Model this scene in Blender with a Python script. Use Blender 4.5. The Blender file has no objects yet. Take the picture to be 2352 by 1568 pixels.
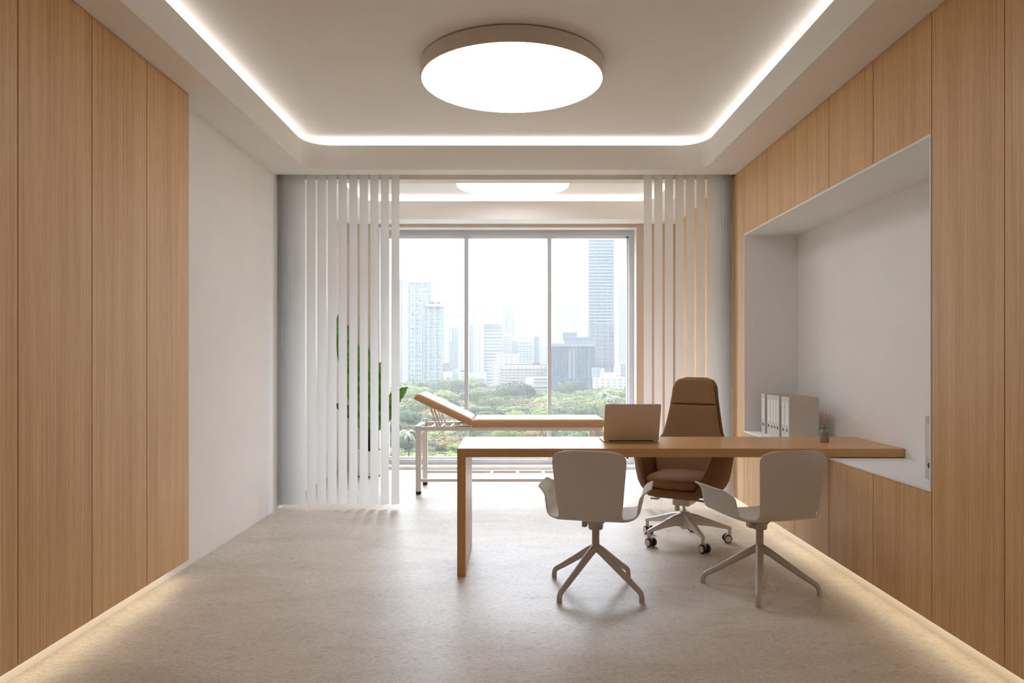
import bpy, bmesh, math, random
from mathutils import Vector, Matrix, Euler, noise
random.seed(7)
S = bpy.context.scene
COL = S.collection
PI = math.pi

# ------------------------------------------------------------ camera, sky, sun, exposure
cam_d = bpy.data.cameras.new('camera'); cam = bpy.data.objects.new('camera', cam_d); COL.objects.link(cam)
cam.location = (0, 0, 1.28); cam.rotation_euler = (PI/2, 0, 0)
cam_d.lens = 25; cam_d.sensor_width = 36; cam_d.shift_x = -0.0019; cam_d.shift_y = 0.01616
cam_d.clip_start = 0.05; cam_d.clip_end = 6000
S.camera = cam
S.view_settings.view_transform = 'Standard'; S.view_settings.look = 'None'
S.view_settings.gamma = 1; S.view_settings.use_curve_mapping = False
S.view_settings.exposure = 1.34
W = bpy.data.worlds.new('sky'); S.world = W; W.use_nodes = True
# hazy sky: a pale band at the horizon, plus an unseen bright patch higher up towards +y, added to light the room
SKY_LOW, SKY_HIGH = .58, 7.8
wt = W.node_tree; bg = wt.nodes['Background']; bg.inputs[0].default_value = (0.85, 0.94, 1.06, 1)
tc = wt.nodes.new('ShaderNodeTexCoord'); sz_ = wt.nodes.new('ShaderNodeSeparateXYZ'); wt.links.new(tc.outputs['Generated'], sz_.inputs[0])
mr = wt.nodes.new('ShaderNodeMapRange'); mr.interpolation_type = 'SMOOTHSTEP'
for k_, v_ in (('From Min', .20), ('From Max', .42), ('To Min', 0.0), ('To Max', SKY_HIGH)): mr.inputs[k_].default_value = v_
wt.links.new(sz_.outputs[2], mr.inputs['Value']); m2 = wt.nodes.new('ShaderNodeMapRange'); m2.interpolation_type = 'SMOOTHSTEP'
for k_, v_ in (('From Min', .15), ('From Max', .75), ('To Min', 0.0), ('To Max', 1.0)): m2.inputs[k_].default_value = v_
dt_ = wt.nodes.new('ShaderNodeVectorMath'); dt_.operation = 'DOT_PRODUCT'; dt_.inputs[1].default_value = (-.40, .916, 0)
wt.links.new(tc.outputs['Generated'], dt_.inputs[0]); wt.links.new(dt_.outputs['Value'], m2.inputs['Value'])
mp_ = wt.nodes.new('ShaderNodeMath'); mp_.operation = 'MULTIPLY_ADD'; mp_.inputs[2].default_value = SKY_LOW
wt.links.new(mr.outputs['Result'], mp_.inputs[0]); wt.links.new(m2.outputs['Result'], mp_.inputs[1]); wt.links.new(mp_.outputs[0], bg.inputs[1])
sd = bpy.data.lights.new('sun', 'SUN'); sd.energy = 0.9; sd.angle = math.radians(6); sd.color = (1, .95, .86)
sun = bpy.data.objects.new('sun', sd); COL.objects.link(sun); sun.location = (0, 0, 60)
sun.rotation_euler = (math.radians(38), 0, math.radians(-35))   # from behind the building, onto the park
pd = bpy.data.lights.new('window_portal', 'AREA'); pd.shape = 'RECTANGLE'; pd.size = 2.96; pd.size_y = 2.72
pd.cycles.is_portal = True
po = bpy.data.objects.new('window_portal', pd); COL.objects.link(po)
po.location = (-0.0715, 8.45, 1.41); po.rotation_euler = (-PI/2, 0, 0)
cy = S.cycles
cy.use_denoising = True; cy.denoising_prefilter = 'ACCURATE'; cy.use_adaptive_sampling = True; cy.adaptive_threshold = .03; cy.use_light_tree = False
cy.max_bounces = 6; cy.diffuse_bounces = 5; cy.glossy_bounces = 3; cy.transmission_bounces = 4
cy.transparent_max_bounces = 12; cy.volume_bounces = 0
cy.sample_clamp_indirect = 6.0; cy.caustics_reflective = False; cy.caustics_refractive = False
LAMP_E = 1.8; COVE_E = 2.5; TOE_E = 3.0; HAZE = .0013

# ------------------------------------------------------------ material helpers
def lin(r, g, b):
    def f(c):
        c /= 255.0
        return c/12.92 if c <= .04045 else ((c+.055)/1.055)**2.4
    return (f(r), f(g), f(b), 1)

def new_mat(name):
    m = bpy.data.materials.new(name); m.use_nodes = True
    nt = m.node_tree; return m, nt, nt.nodes['Principled BSDF']

def N(nt, typ, **kw):
    n = nt.nodes.new(typ)
    for k, v in kw.items():
        if k.startswith('i_'):
            key = k[2:]
            n.inputs[int(key) if key.isdigit() else key].default_value = v
        else: setattr(n, k, v)
    return n

def math_n(nt, op, a, b=None, c=None):
    n = nt.nodes.new('ShaderNodeMath'); n.operation = op
    for i, v in enumerate((a, b, c)):
        if v is None: continue
        if isinstance(v, (int, float)): n.inputs[i].default_value = v
        else: nt.links.new(v, n.inputs[i])
    return n.outputs[0]

def ramp(nt, fac, stops):
    r = nt.nodes.new('ShaderNodeValToRGB'); el = r.color_ramp.elements
    while len(el) < len(stops): el.new(.5)
    for e, (p, c) in zip(el, stops): e.position = p; e.color = c
    nt.links.new(fac, r.inputs[0]); return r.outputs[0]

def mixc(nt, fac, a, b, mode='MIX'):
    n = nt.nodes.new('ShaderNodeMix'); n.data_type = 'RGBA'; n.blend_type = mode
    for idx, v in ((0, fac), (6, a), (7, b)):
        if isinstance(v, (int, float)): n.inputs[idx].default_value = v
        elif isinstance(v, tuple): n.inputs[idx].default_value = v
        else: nt.links.new(v, n.inputs[idx])
    return n.outputs[2]

def plain(name, rgb, rough=.5, metal=0.0, spec=.5, var=.04, vscale=3.0, bump=0.0, bscale=80):
    m, nt, b = new_mat(name)
    b.inputs['Roughness'].default_value = rough; b.inputs['Metallic'].default_value = metal
    b.inputs['Specular IOR Level'].default_value = spec
    geo = N(nt, 'ShaderNodeNewGeometry')
    no = N(nt, 'ShaderNodeTexNoise', i_Scale=vscale, i_Detail=3.0)
    nt.links.new(geo.outputs['Position'], no.inputs['Vector'])
    c = lin(*rgb); lo = tuple(x*(1-var) for x in c[:3])+(1,); hi = tuple(min(1, x*(1+var)) for x in c[:3])+(1,)
    nt.links.new(ramp(nt, no.outputs[0], [(.3, lo), (.7, hi)]), b.inputs['Base Color'])
    if bump:
        n2 = N(nt, 'ShaderNodeTexNoise', i_Scale=float(bscale), i_Detail=2.0)
        nt.links.new(geo.outputs['Position'], n2.inputs['Vector'])
        bp = N(nt, 'ShaderNodeBump', i_Strength=bump, i_Distance=.002)
        nt.links.new(n2.outputs[0], bp.inputs['Height']); nt.links.new(bp.outputs[0], b.inputs['Normal'])
    return m

def wood(name, light, mid, dark, axis='z', rough=.42, coat=0.0, scale=1.0):
    m, nt, b = new_mat(name)
    geo = N(nt, 'ShaderNodeNewGeometry'); oi = N(nt, 'ShaderNodeObjectInfo')
    off = N(nt, 'ShaderNodeVectorMath', operation='SCALE'); off.inputs[0].default_value = (7.3, 5.1, 3.7)
    nt.links.new(oi.outputs['Random'], off.inputs['Scale'])
    add = N(nt, 'ShaderNodeVectorMath', operation='ADD')
    nt.links.new(geo.outputs['Position'], add.inputs[0]); nt.links.new(off.outputs[0], add.inputs[1])
    def stretched(cross, along):
        mp = N(nt, 'ShaderNodeMapping')
        s = [cross*scale]*3; s['xyz'.index(axis)] = along*scale
        mp.inputs['Scale'].default_value = s
        nt.links.new(add.outputs[0], mp.inputs[0]); return mp.outputs[0]
    n1 = N(nt, 'ShaderNodeTexNoise', i_Scale=1.0, i_Detail=4.0, i_Roughness=.65, i_Distortion=.15)
    nt.links.new(stretched(120, 1.1), n1.inputs['Vector'])
    n2 = N(nt, 'ShaderNodeTexNoise', i_Scale=1.0, i_Detail=2.0)
    nt.links.new(stretched(14, .5), n2.inputs['Vector'])
    n3 = N(nt, 'ShaderNodeTexNoise', i_Scale=1.0, i_Detail=3.0)
    nt.links.new(stretched(320, 14), n3.inputs['Vector'])
    f = math_n(nt, 'ADD', math_n(nt, 'MULTIPLY', n1.outputs[0], .52), math_n(nt, 'MULTIPLY', n2.outputs[0], .24))
    f = math_n(nt, 'ADD', f, math_n(nt, 'MULTIPLY', n3.outputs[0], .24))
    c = ramp(nt, f, [(.34, lin(*dark)), (.5, lin(*mid)), (.66, lin(*light))])
    nt.links.new(c, b.inputs['Base Color'])
    b.inputs['Roughness'].default_value = rough
    b.inputs['Coat Weight'].default_value = coat; b.inputs['Coat Roughness'].default_value = .3
    bp = N(nt, 'ShaderNodeBump', i_Strength=.12, i_Distance=.001)
    nt.links.new(n1.outputs[0], bp.inputs['Height']); nt.links.new(bp.outputs[0], b.inputs['Normal'])
    return m

def emit(name, rgb, strength):
    m, nt, b = new_mat(name)
    b.inputs['Base Color'].default_value = (.05, .05, .05, 1); b.inputs['Specular IOR Level'].default_value = .1
    b.inputs['Emission Color'].default_value = (*rgb, 1); b.inputs['Emission Strength'].default_value = strength
    return m

M = {}
M['wall'] = plain('white_plaster', (242, 240, 239), .75, var=.015)
M['ceil'] = plain('ceiling_plaster', (243, 240, 237), .85, var=.01)
M['oak'] = wood('oak_veneer', (233, 198, 148), (216, 173, 120), (190, 144, 92))
M['oakdesk'] = wood('oak_desk', (218, 175, 122), (201, 153, 98), (174, 124, 72), 'x', .34)
M['oakdeskv'] = wood('oak_desk_leg', (218, 175, 122), (201, 153, 98), (174, 124, 72), 'z', .34)
M['oakdark'] = plain('oak_shadow_gap', (84, 50, 28), .8)
M['laminate'] = plain('pale_grey_laminate', (243, 242, 241), .5, var=.01)
M['plinth'] = plain('white_plinth', (235, 230, 222), .6, var=.01)
M['shell'] = plain('white_plastic', (205, 200, 193), .42, var=.01)
M['chairleg'] = plain('white_powder_coat', (184, 175, 165), .36, var=.01)
M['whitemetal'] = plain('white_metal_paint', (222, 215, 209), .35, var=.01)
M['frame'] = plain('window_frame_paint', (190, 192, 196), .45, var=.01)
M['casing'] = plain('white_gloss_paint', (238, 236, 233), .45, var=.01)
M['fabric'] = plain('brown_wool', (152, 117, 83), .85, var=.10, vscale=160, bump=.35, bscale=900)
M['fabric2'] = plain('brown_wool_shell', (138, 102, 69), .85, var=.10, vscale=160, bump=.35, bscale=900)
M['leather'] = plain('tan_leatherette', (196, 152, 110), .5, spec=.3, var=.03, vscale=30, bump=.12, bscale=500)
M['black'] = plain('black_rubber', (28, 27, 27), .5, var=.05)
M['chrome'] = plain('chrome', (210, 205, 200), .15, metal=1.0)
M['alu'] = plain('champagne_aluminium', (220, 205, 188), .45, metal=.3, var=.01)
M['keys'] = plain('laptop_keys', (40, 38, 38), .6)
M['screen'] = plain('dark_screen', (20, 20, 24), .15)
M['binder'] = plain('grey_card', (206, 199, 190), .6, var=.02)
M['paper'] = plain('label_paper', (226, 223, 219), .7, var=.03, vscale=120)
M['pages'] = plain('paper_edges', (225, 220, 210), .8, var=.05, vscale=200)
M['ceramic'] = plain('grey_stoneware', (150, 138, 132), .5, var=.04, vscale=60)
M['reed'] = plain('reed_stick', (196, 140, 84), .6)
M['pot'] = plain('white_pot', (224, 221, 216), .45)
M['soil'] = plain('dark_soil', (52, 42, 34), .9, var=.3, vscale=60)
M['stem'] = plain('dark_stem', (44, 62, 30), .5)
M['lampbody'] = plain('lamp_housing', (205, 192, 176), .5, metal=0.0, var=.01)
M['lamp'] = emit('lamp_diffuser', (.975, .985, 1), LAMP_E)
M['cove'] = emit('cove_led', (1, .98, .94), COVE_E)
M['toe'] = emit('toe_kick_led', (1, .84, .60), TOE_E)

def floor_mat():
    m, nt, b = new_mat('flecked_beige_stone')
    geo = N(nt, 'ShaderNodeNewGeometry')
    mp = N(nt, 'ShaderNodeMapping'); mp.inputs['Rotation'].default_value = (0, 0, .12)
    mp.inputs['Scale'].default_value = (1, 2.1, 1)
    nt.links.new(geo.outputs['Position'], mp.inputs[0])
    big = N(nt, 'ShaderNodeTexNoise', i_Scale=1.6, i_Detail=5.0, i_Roughness=.6, i_Distortion=.6)
    nt.links.new(mp.outputs[0], big.inputs['Vector'])
    fine = N(nt, 'ShaderNodeTexNoise', i_Scale=42.0, i_Detail=6.0, i_Roughness=.75, i_Distortion=.8)
    nt.links.new(mp.outputs[0], fine.inputs['Vector'])
    base = ramp(nt, big.outputs[0], [(.3, lin(184, 173, 158)), (.5, lin(206, 195, 181)), (.72, lin(216, 208, 197))])
    finec = ramp(nt, fine.outputs[0], [(.36, lin(146, 132, 114)), (.5, lin(206, 194, 180)), (.64, lin(224, 217, 206))])
    c = mixc(nt, .42, base, finec)
    # dark flecks and thin curved fibres
    wv = N(nt, 'ShaderNodeTexNoise', i_Scale=17.0, i_Detail=3.0, i_Distortion=1.8)
    nt.links.new(mp.outputs[0], wv.inputs['Vector'])
    d = math_n(nt, 'ABSOLUTE', math_n(nt, 'SUBTRACT', wv.outputs[0], .5))
    line = math_n(nt, 'SUBTRACT', 1.0, math_n(nt, 'MULTIPLY', d, 70.0)); line = math_n(nt, 'MAXIMUM', line, 0.0)
    msk = N(nt, 'ShaderNodeTexNoise', i_Scale=9.0, i_Detail=3.0); nt.links.new(mp.outputs[0], msk.inputs['Vector'])
    mk = math_n(nt, 'MULTIPLY', math_n(nt, 'MAXIMUM', math_n(nt, 'SUBTRACT', msk.outputs[0], .50), 0.0), 8.0)
    mk = math_n(nt, 'MINIMUM', mk, 1.0)
    fl = math_n(nt, 'MULTIPLY', math_n(nt, 'MULTIPLY', line, mk), .9)
    c = mixc(nt, fl, c, lin(138, 118, 98))
    vo = N(nt, 'ShaderNodeTexVoronoi', i_Scale=13.0); vo.feature = 'F1'
    mp2 = N(nt, 'ShaderNodeMapping'); mp2.inputs['Rotation'].default_value = (0, 0, -.25); mp2.inputs['Scale'].default_value = (1, 2.6, 1)
    dist = N(nt, 'ShaderNodeTexNoise', i_Scale=22.0, i_Detail=2.0); nt.links.new(geo.outputs['Position'], dist.inputs['Vector'])
    ad = N(nt, 'ShaderNodeVectorMath', operation='MULTIPLY_ADD'); ad.inputs[1].default_value = (.09, .09, 0)
    nt.links.new(dist.outputs['Color'], ad.inputs[0]); nt.links.new(geo.outputs['Position'], ad.inputs[2])
    nt.links.new(ad.outputs[0], mp2.inputs[0]); nt.links.new(mp2.outputs[0], vo.inputs['Vector'])
    sep = N(nt, 'ShaderNodeSeparateColor'); nt.links.new(vo.outputs['Color'], sep.inputs[0])
    spot = math_n(nt, 'MULTIPLY', math_n(nt, 'LESS_THAN', vo.outputs['Distance'], math_n(nt, 'MULTIPLY', sep.outputs[1], .30)), math_n(nt, 'GREATER_THAN', sep.outputs[0], .82))
    c = mixc(nt, math_n(nt, 'MULTIPLY', spot, .32), c, lin(150, 128, 104))
    nt.links.new(c, b.inputs['Base Color'])
    rr = ramp(nt, fine.outputs[0], [(.3, (.50, .50, .50, 1)), (.7, (.38, .38, .38, 1))])
    nt.links.new(rr, b.inputs['Roughness'])
    b.inputs['Specular IOR Level'].default_value = .30
    return m
M['floor'] = floor_mat()

def slat_mat():
    m, nt, b = new_mat('translucent_blind_fabric')
    out = nt.nodes['Material Output']
    b.inputs['Base Color'].default_value = lin(238, 238, 238); b.inputs['Roughness'].default_value = .8
    tr = N(nt, 'ShaderNodeBsdfTranslucent'); tr.inputs[0].default_value = lin(247, 247, 248)
    mx = N(nt, 'ShaderNodeMixShader', i_Fac=.52)
    nt.links.new(b.outputs[0], mx.inputs[1]); nt.links.new(tr.outputs[0], mx.inputs[2]); nt.links.new(mx.outputs[0], out.inputs[0])
    return m
M['slat'] = slat_mat()

def glass_mat():
    m, nt, b = new_mat('window_glass'); out = nt.nodes['Material Output']
    t = N(nt, 'ShaderNodeBsdfTransparent'); t.inputs[0].default_value = (.985, .99, .99, 1)
    g = N(nt, 'ShaderNodeBsdfGlossy'); g.inputs['Roughness'].default_value = .02
    mx = N(nt, 'ShaderNodeMixShader', i_Fac=.035)
    nt.links.new(t.outputs[0], mx.inputs[1]); nt.links.new(g.outputs[0], mx.inputs[2]); nt.links.new(mx.outputs[0], out.inputs[0])
    return m
M['glass'] = glass_mat()

def leaf_mat(name, a, bcol, tr=.35, rough=.45):
    m, nt, b = new_mat(name); out = nt.nodes['Material Output']
    geo = N(nt, 'ShaderNodeNewGeometry')
    no = N(nt, 'ShaderNodeTexNoise', i_Scale=14.0, i_Detail=2.0); nt.links.new(geo.outputs['Position'], no.inputs['Vector'])
    c = ramp(nt, no.outputs[0], [(.35, lin(*a)), (.65, lin(*bcol))])
    nt.links.new(c, b.inputs['Base Color']); b.inputs['Roughness'].default_value = rough
    t = N(nt, 'ShaderNodeBsdfTranslucent'); nt.links.new(c, t.inputs[0])
    mx = N(nt, 'ShaderNodeMixShader', i_Fac=tr)
    nt.links.new(b.outputs[0], mx.inputs[1]); nt.links.new(t.outputs[0], mx.inputs[2]); nt.links.new(mx.outputs[0], out.inputs[0])
    return m
M['leaf'] = leaf_mat('banana_leaf', (84, 132, 52), (140, 182, 84))

# ------------------------------------------------------------ mesh helpers
def box(bm, x0, x1, y0, y1, z0, z1):
    v = [bm.verts.new(p) for p in ((x0,y0,z0),(x1,y0,z0),(x1,y1,z0),(x0,y1,z0),(x0,y0,z1),(x1,y0,z1),(x1,y1,z1),(x0,y1,z1))]
    for f in ((3,2,1,0),(4,5,6,7),(0,1,5,4),(1,2,6,5),(2,3,7,6),(3,0,4,7)): bm.faces.new([v[i] for i in f])
    return v

def tube(bm, path, rad, seg=14, cap=True, sx=1.0, sy=1.0):
    P = [Vector(p) for p in path]; n = len(P)
    if not isinstance(rad, (list, tuple)): rad = [rad]*n
    T = [((P[min(i+1, n-1)]-P[max(i-1, 0)]).normalized()) for i in range(n)]
    up = Vector((0, 0, 1)) if abs(T[0].z) < .9 else Vector((1, 0, 0))
    a = T[0].cross(up).normalized(); rings = []
    for i in range(n):
        a = (a - T[i]*a.dot(T[i])).normalized(); b = T[i].cross(a)
        rings.append([bm.verts.new(P[i] + (a*math.cos(2*PI*k/seg)*sx + b*math.sin(2*PI*k/seg)*sy)*rad[i]) for k in range(seg)])
    for i in range(n-1):
        for k in range(seg):
            bm.faces.new((rings[i][k], rings[i][(k+1)%seg], rings[i+1][(k+1)%seg], rings[i+1][k]))
    if cap:
        bm.faces.new(rings[0][::-1]); bm.faces.new(rings[-1])

def lathe(bm, prof, seg=32, c=(0,0,0), cap0=True, cap1=True):
    rings = []
    for r, z in prof:
        rings.append([bm.verts.new((c[0]+r*math.cos(2*PI*k/seg), c[1]+r*math.sin(2*PI*k/seg), c[2]+z)) for k in range(seg)])
    for i in range(len(rings)-1):
        for k in range(seg):
            bm.faces.new((rings[i][k], rings[i][(k+1)%seg], rings[i+1][(k+1)%seg], rings[i+1][k]))
    if cap0: bm.faces.new(rings[0][::-1])
    if cap1: bm.faces.new(rings[-1])

def prism(bm, pts, z0, z1, M4=None):
    lo = [bm.verts.new((p[0], p[1], z0)) for p in pts]; hi = [bm.verts.new((p[0], p[1], z1)) for p in pts]
    bm.faces.new(lo[::-1]); bm.faces.new(hi); n = len(pts)
    for i in range(n): bm.faces.new((lo[i], lo[(i+1)%n], hi[(i+1)%n], hi[i]))
    if M4 is not None:
        for v in lo+hi: v.co = M4 @ v.co

def rrect(x0, x1, y0, y1, r, n=8):
    pts = []
    for cx, cy_, a0 in ((x1-r, y1-r, 0), (x0+r, y1-r, PI/2), (x0+r, y0+r, PI), (x1-r, y0+r, 1.5*PI)):
        for k in range(n+1):
            a = a0+PI/2*k/n; pts.append((cx+r*math.cos(a), cy_+r*math.sin(a)))
    return pts

def grid(bm, fn, nu, nv, wrap=False):
    V = [[bm.verts.new(fn(i/(nu if wrap else nu-1), j/(nv-1))) for j in range(nv)] for i in range(nu)]
    for i in range(nu if wrap else nu-1):
        for j in range(nv-1):
            i2 = (i+1) % nu
            bm.faces.new((V[i][j], V[i2][j], V[i2][j+1], V[i][j+1]))
    return V

def mk(name, bm, mat, parent=None, smooth=False, bevel=0, seg=2, sub=0, solid=0, world=False, off=-1.0):
    if world and parent is not None:
        bmesh.ops.translate(bm, verts=bm.verts, vec=-Vector(parent.location))
    bmesh.ops.recalc_face_normals(bm, faces=bm.faces)
    me = bpy.data.meshes.new(name); bm.to_mesh(me); bm.free()
    if isinstance(mat, (list, tuple)):
        for x in mat: me.materials.append(x)
    else: me.materials.append(mat)
    o = bpy.data.objects.new(name, me); COL.objects.link(o)
    if parent is not None: o.parent = parent
    if smooth:
        for p in me.polygons: p.use_smooth = True
    if solid:
        q = o.modifiers.new('solid', 'SOLIDIFY'); q.thickness = solid; q.offset = off
    if bevel:
        q = o.modifiers.new('bevel', 'BEVEL'); q.width = bevel; q.segments = seg; q.limit_method = 'ANGLE'; q.angle_limit = math.radians(35)
    if sub:
        q = o.modifiers.new('sub', 'SUBSURF'); q.levels = sub; q.render_levels = sub
    if bevel and not smooth:
        for p in me.polygons: p.use_smooth = True
        q = o.modifiers.new('wn', 'WEIGHTED_NORMAL')
    return o

def tag(o, label, cat, group=None, kind=None):
    o['label'] = label; o['category'] = cat
    if group: o['group'] = group
    if kind: o['kind'] = kind
    return o

def thing(name, label, cat, loc=(0,0,0), rz=0, group=None):
    o = bpy.data.objects.new(name, None); COL.objects.link(o); o.empty_display_size = .05
    o.location = loc; o.rotation_euler = (0, 0, rz); return tag(o, label, cat, group)

def struct(name, bm, mat, parent=None, **kw):
    o = mk(name, bm, mat, parent, **kw)
    if parent is None: o['kind'] = 'structure'
    return o

def sbox(name, b, mat, parent=None, **kw):
    bm = bmesh.new(); box(bm, *b); return struct(name, bm, mat, parent, **kw)

def pbox(name, b, mat, parent, bevel=0, **kw):
    bm = bmesh.new(); box(bm, *b); return mk(name, bm, mat, parent, bevel=bevel, world=True, **kw)

def copy_tree(o, parent=None):
    c = o.copy(); COL.objects.link(c); c.parent = parent
    for ch in list(o.children): copy_tree(ch, c)
    return c

# ------------------------------------------------------------ the room
YF, YN = 8.178, -1.8           # window wall, wall behind the camera
ZS, ZL, ZC = 2.821, 3.021, 3.09  # soffit, cove lip, ceiling
sbox('floor', (-2.2, 2.6, YN-.2, 8.6, -.2, 0), M['floor'])
sbox('wall_left', (-2.204, -2.004, YN-.2, 8.6, 0, 3.3), M['wall'])
sbox('wall_right', (2.302, 2.5, YN-.2, 8.6, 0, 3.3), M['wall'])
M['wallnear'] = plain('taupe_plaster', (196, 186, 176), .8)
sbox('wall_near', (-2.004, 2.302, YN-.2, YN, 0, 3.3), M['wallnear'])
sbox('ceiling', (-2.2, 2.6, YN-.2, 8.6, ZC, 3.35), M['ceil'])

def ring_slab(name, outer, inner, z0, z1, mat):
    bm = bmesh.new(); edges = []
    for loop in (outer, inner):
        vs = [bm.verts.new((p[0], p[1], z0)) for p in loop]
        for i in range(len(vs)): edges.append(bm.edges.new((vs[i], vs[(i+1) % len(vs)])))
    bmesh.ops.triangle_fill(bm, use_beauty=True, use_dissolve=False, edges=edges)
    r = bmesh.ops.extrude_face_region(bm, geom=list(bm.faces))
    bmesh.ops.translate(bm, verts=[g for g in r['geom'] if isinstance(g, bmesh.types.BMVert)], vec=(0, 0, z1-z0))
    return struct(name, bm, mat)

def rect(x0, x1, y0, y1): return [(x0, y0), (x1, y0), (x1, y1), (x0, y1)]
OX0, OX1 = -1.697, 1.557
openings = [((-2.004, 2.302, YN, 5.977), (OX0, OX1, .5, 5.825)), ((-2.004, 2.302, 6.14, YF), (OX0, OX1, 6.275, 7.888))]
for i, (o_, n_) in enumerate(openings):
    ring_slab('ceiling_soffit', rect(*o_), rrect(*n_, .22, 12), ZS, ZL, M['ceil'])
    e = .13
    ring_slab('ceiling_cove', rect(*o_), rrect(n_[0]-e, n_[1]+e, n_[2]-e, n_[3]+e, .3, 12), ZL, ZC, M['ceil'])
sbox('ceiling_pocket', (-2.004, 2.302, 5.977, 6.14, 2.99, ZC), M['ceil'])

# LED strips lying on the cove shelves
for i, (o_, n_) in enumerate(openings):
    where = 'above the desk' if i == 0 else 'above the couch by the window'
    t = thing('cove_light', 'white LED strips glowing round the ceiling recess ' + where, 'cove light', ((n_[0]+n_[1])/2, (n_[2]+n_[3])/2, ZL), group='ceiling recess strip lights')
    a, b_ = .075, .105
    x0, x1, y0, y1 = n_
    for r_ in ((x0-b_, x0-a, y0, y1), (x1+a, x1+b_, y0, y1), (x0, x1, y1+a, y1+b_), (x0, x1, y0-b_, y0-a)):
        pbox('light_strip', (*r_, ZL+.001, ZL+.007), M['cove'], t)

# window wall with the big opening
WX0, WX1, WZ0, WZ1 = -1.553, 1.41, .035, 2.782
bm = bmesh.new()
box(bm, -2.004, WX0, YF, 8.6, 0, 3.3); box(bm, WX1, 2.302, YF, 8.6, 0, 3.3)
box(bm, WX0, WX1, YF, 8.6, WZ1, 3.3)
M['wallbeige'] = plain('beige_plaster', (206, 192, 178), .8, var=.015)
struct('wall_back', bm, M['wallbeige'])
sbox('trim_1', (WX0, WX1, YF-.0, 8.6, 0, WZ0), M['casing'])
bm = bmesh.new(); t_ = .004
box(bm, WX0, WX0+t_, YF-.002, 8.33, WZ0, WZ1); box(bm, WX1-t_, WX1, YF-.002, 8.33, WZ0, WZ1); box(bm, WX0, WX1, YF-.002, 8.33, WZ1-t_, WZ1)
struct('trim_2', bm, M['casing'])
win = thing('window_1', 'large three-pane picture window with grey frame facing the city', 'window', (-.0715, 8.35, WZ0)); win['kind'] = 'structure'
bm = bmesh.new(); fy0, fy1 = 8.33, 8.43
box(bm, WX0, WX0+.062, fy0, fy1, WZ0, WZ1); box(bm, WX1-.062, WX1, fy0, fy1, WZ0, WZ1)
box(bm, WX0+.062, WX1-.062, fy0, fy1, WZ1-.07, WZ1); box(bm, WX0+.062, WX1-.062, fy0, fy1, WZ0, .094)
mk('window_frame', bm, M['frame'], win, world=True)
bm = bmesh.new(); gx0, gx1 = WX0+.062, WX1-.062
box(bm, gx0, gx0+.02, 8.385, fy1, .094, WZ1-.07); box(bm, gx1-.02, gx1, 8.385, fy1, .094, WZ1-.07)
box(bm, gx0, gx1, 8.385, fy1, WZ1-.09, WZ1-.0701); box(bm, gx0, gx1, 8.385, fy1, .0941, .114)
mk('window_bead', bm, M['casing'], win, world=True)
mul = (-.5585, .416)
for mx_ in mul: pbox('window_mullion', (mx_-.021, mx_+.021, 8.325, 8.43, .0942, WZ1-.0701), M['frame'], win)
for a_, b_ in ((gx0, mul[0]), (mul[0], mul[1]), (mul[1], gx1)):
    pbox('window_pane', (a_+.021, b_-.021, 8.40, 8.406, .1, WZ1-.08), M['glass'], win)

# ------------------------------------------------------------ oak fronts
GAP = .0027
LX = -1.899
def oak_unit(name, label, cat, group, x_front, x_back, y0, y1, z0, z1, side):
    """A carcass and one oak front; side = +1 for the right-hand wall."""
    t = thing(name, label, cat, ((x_front+x_back)/2, (y0+y1)/2, z0), group=group)
    d = .02*side
    xa, xb = sorted((x_front, x_front+d)); pbox('door', (xa, xb, y0+GAP, y1-GAP, z0, z1), M['oak'], t, bevel=.0012)
    xa, xb = sorted((x_front+d+.001*side, x_back)); pbox('cabinet_body', (xa, xb, y0+.0005, y1-.0005, z0, z1), M['oakdark'], t)
    return t
# left wall: tall panels floating in front of the wall
ys = [4.157-.478*k for k in range(0, 9)]
ords = ['ending at the white wall', 'second from the white wall', 'third from the white wall', 'cut by the left picture edge', ]
for k in range(4):
    w_ = ords[k]
    oak_unit('tall_cabinet', 'tall full-height oak front on the left wall, '+w_, 'cabinet', 'tall oak fronts along the left wall', LX, -2.002, ys[k+1], ys[k], .102, ZS-.003, -1)
sbox('wall_cladding', (-2.002, LX, YN, ys[4]-.001, .102, ZS-.003), M['oak'])
RX = 1.86
ry = [5.747-.516*k for k in range(6)]   # 5.747 ... 3.167
seq = ['nearest the blinds', 'second from the blinds', 'middle of the five', 'second nearest the camera', 'nearest the camera']
for k in range(5):
    y1, y0 = ry[k], ry[k+1]
    oak_unit('upper_cabinet', 'oak wall cupboard above the white niche, '+seq[k], 'cabinet', 'oak cupboards above the niche', RX, 2.30, y0, y1, 2.282, ZS-.003, 1)
    oak_unit('base_cabinet', 'low oak cupboard under the grey counter, '+seq[k], 'cabinet', 'low oak cupboards under the counter', RX, 2.30, y0, y1, .105, .680, 1)
for k in range(2):
    y1 = ry[5]-.471*k; y0 = y1-.471
    w_ = 'next to the niche' if k == 0 else 'cut by the right picture edge'
    oak_unit('tall_cabinet', 'tall full-height oak front on the right wall, '+w_, 'cabinet', 'tall oak fronts by the niche', RX, 2.30, y0, y1, .105, ZS-.003, 1)
yy = 5.747; k = 0
while yy < YF-.05:
    y1 = min(yy+.4862, YF-.001)
    w_ = ['between niche and blinds', 'just behind the right blind', 'second behind the right blind', 'third behind the right blind', 'touching the window wall'][min(k, 4)]
    oak_unit('tall_cabinet', 'tall oak front on the right wall, '+w_, 'cabinet', 'tall oak fronts beyond the niche', RX, 2.30, yy, y1, .105, ZS-.003, 1)
    yy = y1; k += 1
sbox('wall_cladding', (RX, 2.30, ry[5]-.471*5, ry[5]-.471*2-.001, .105, ZS-.003), M['oak'])
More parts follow.
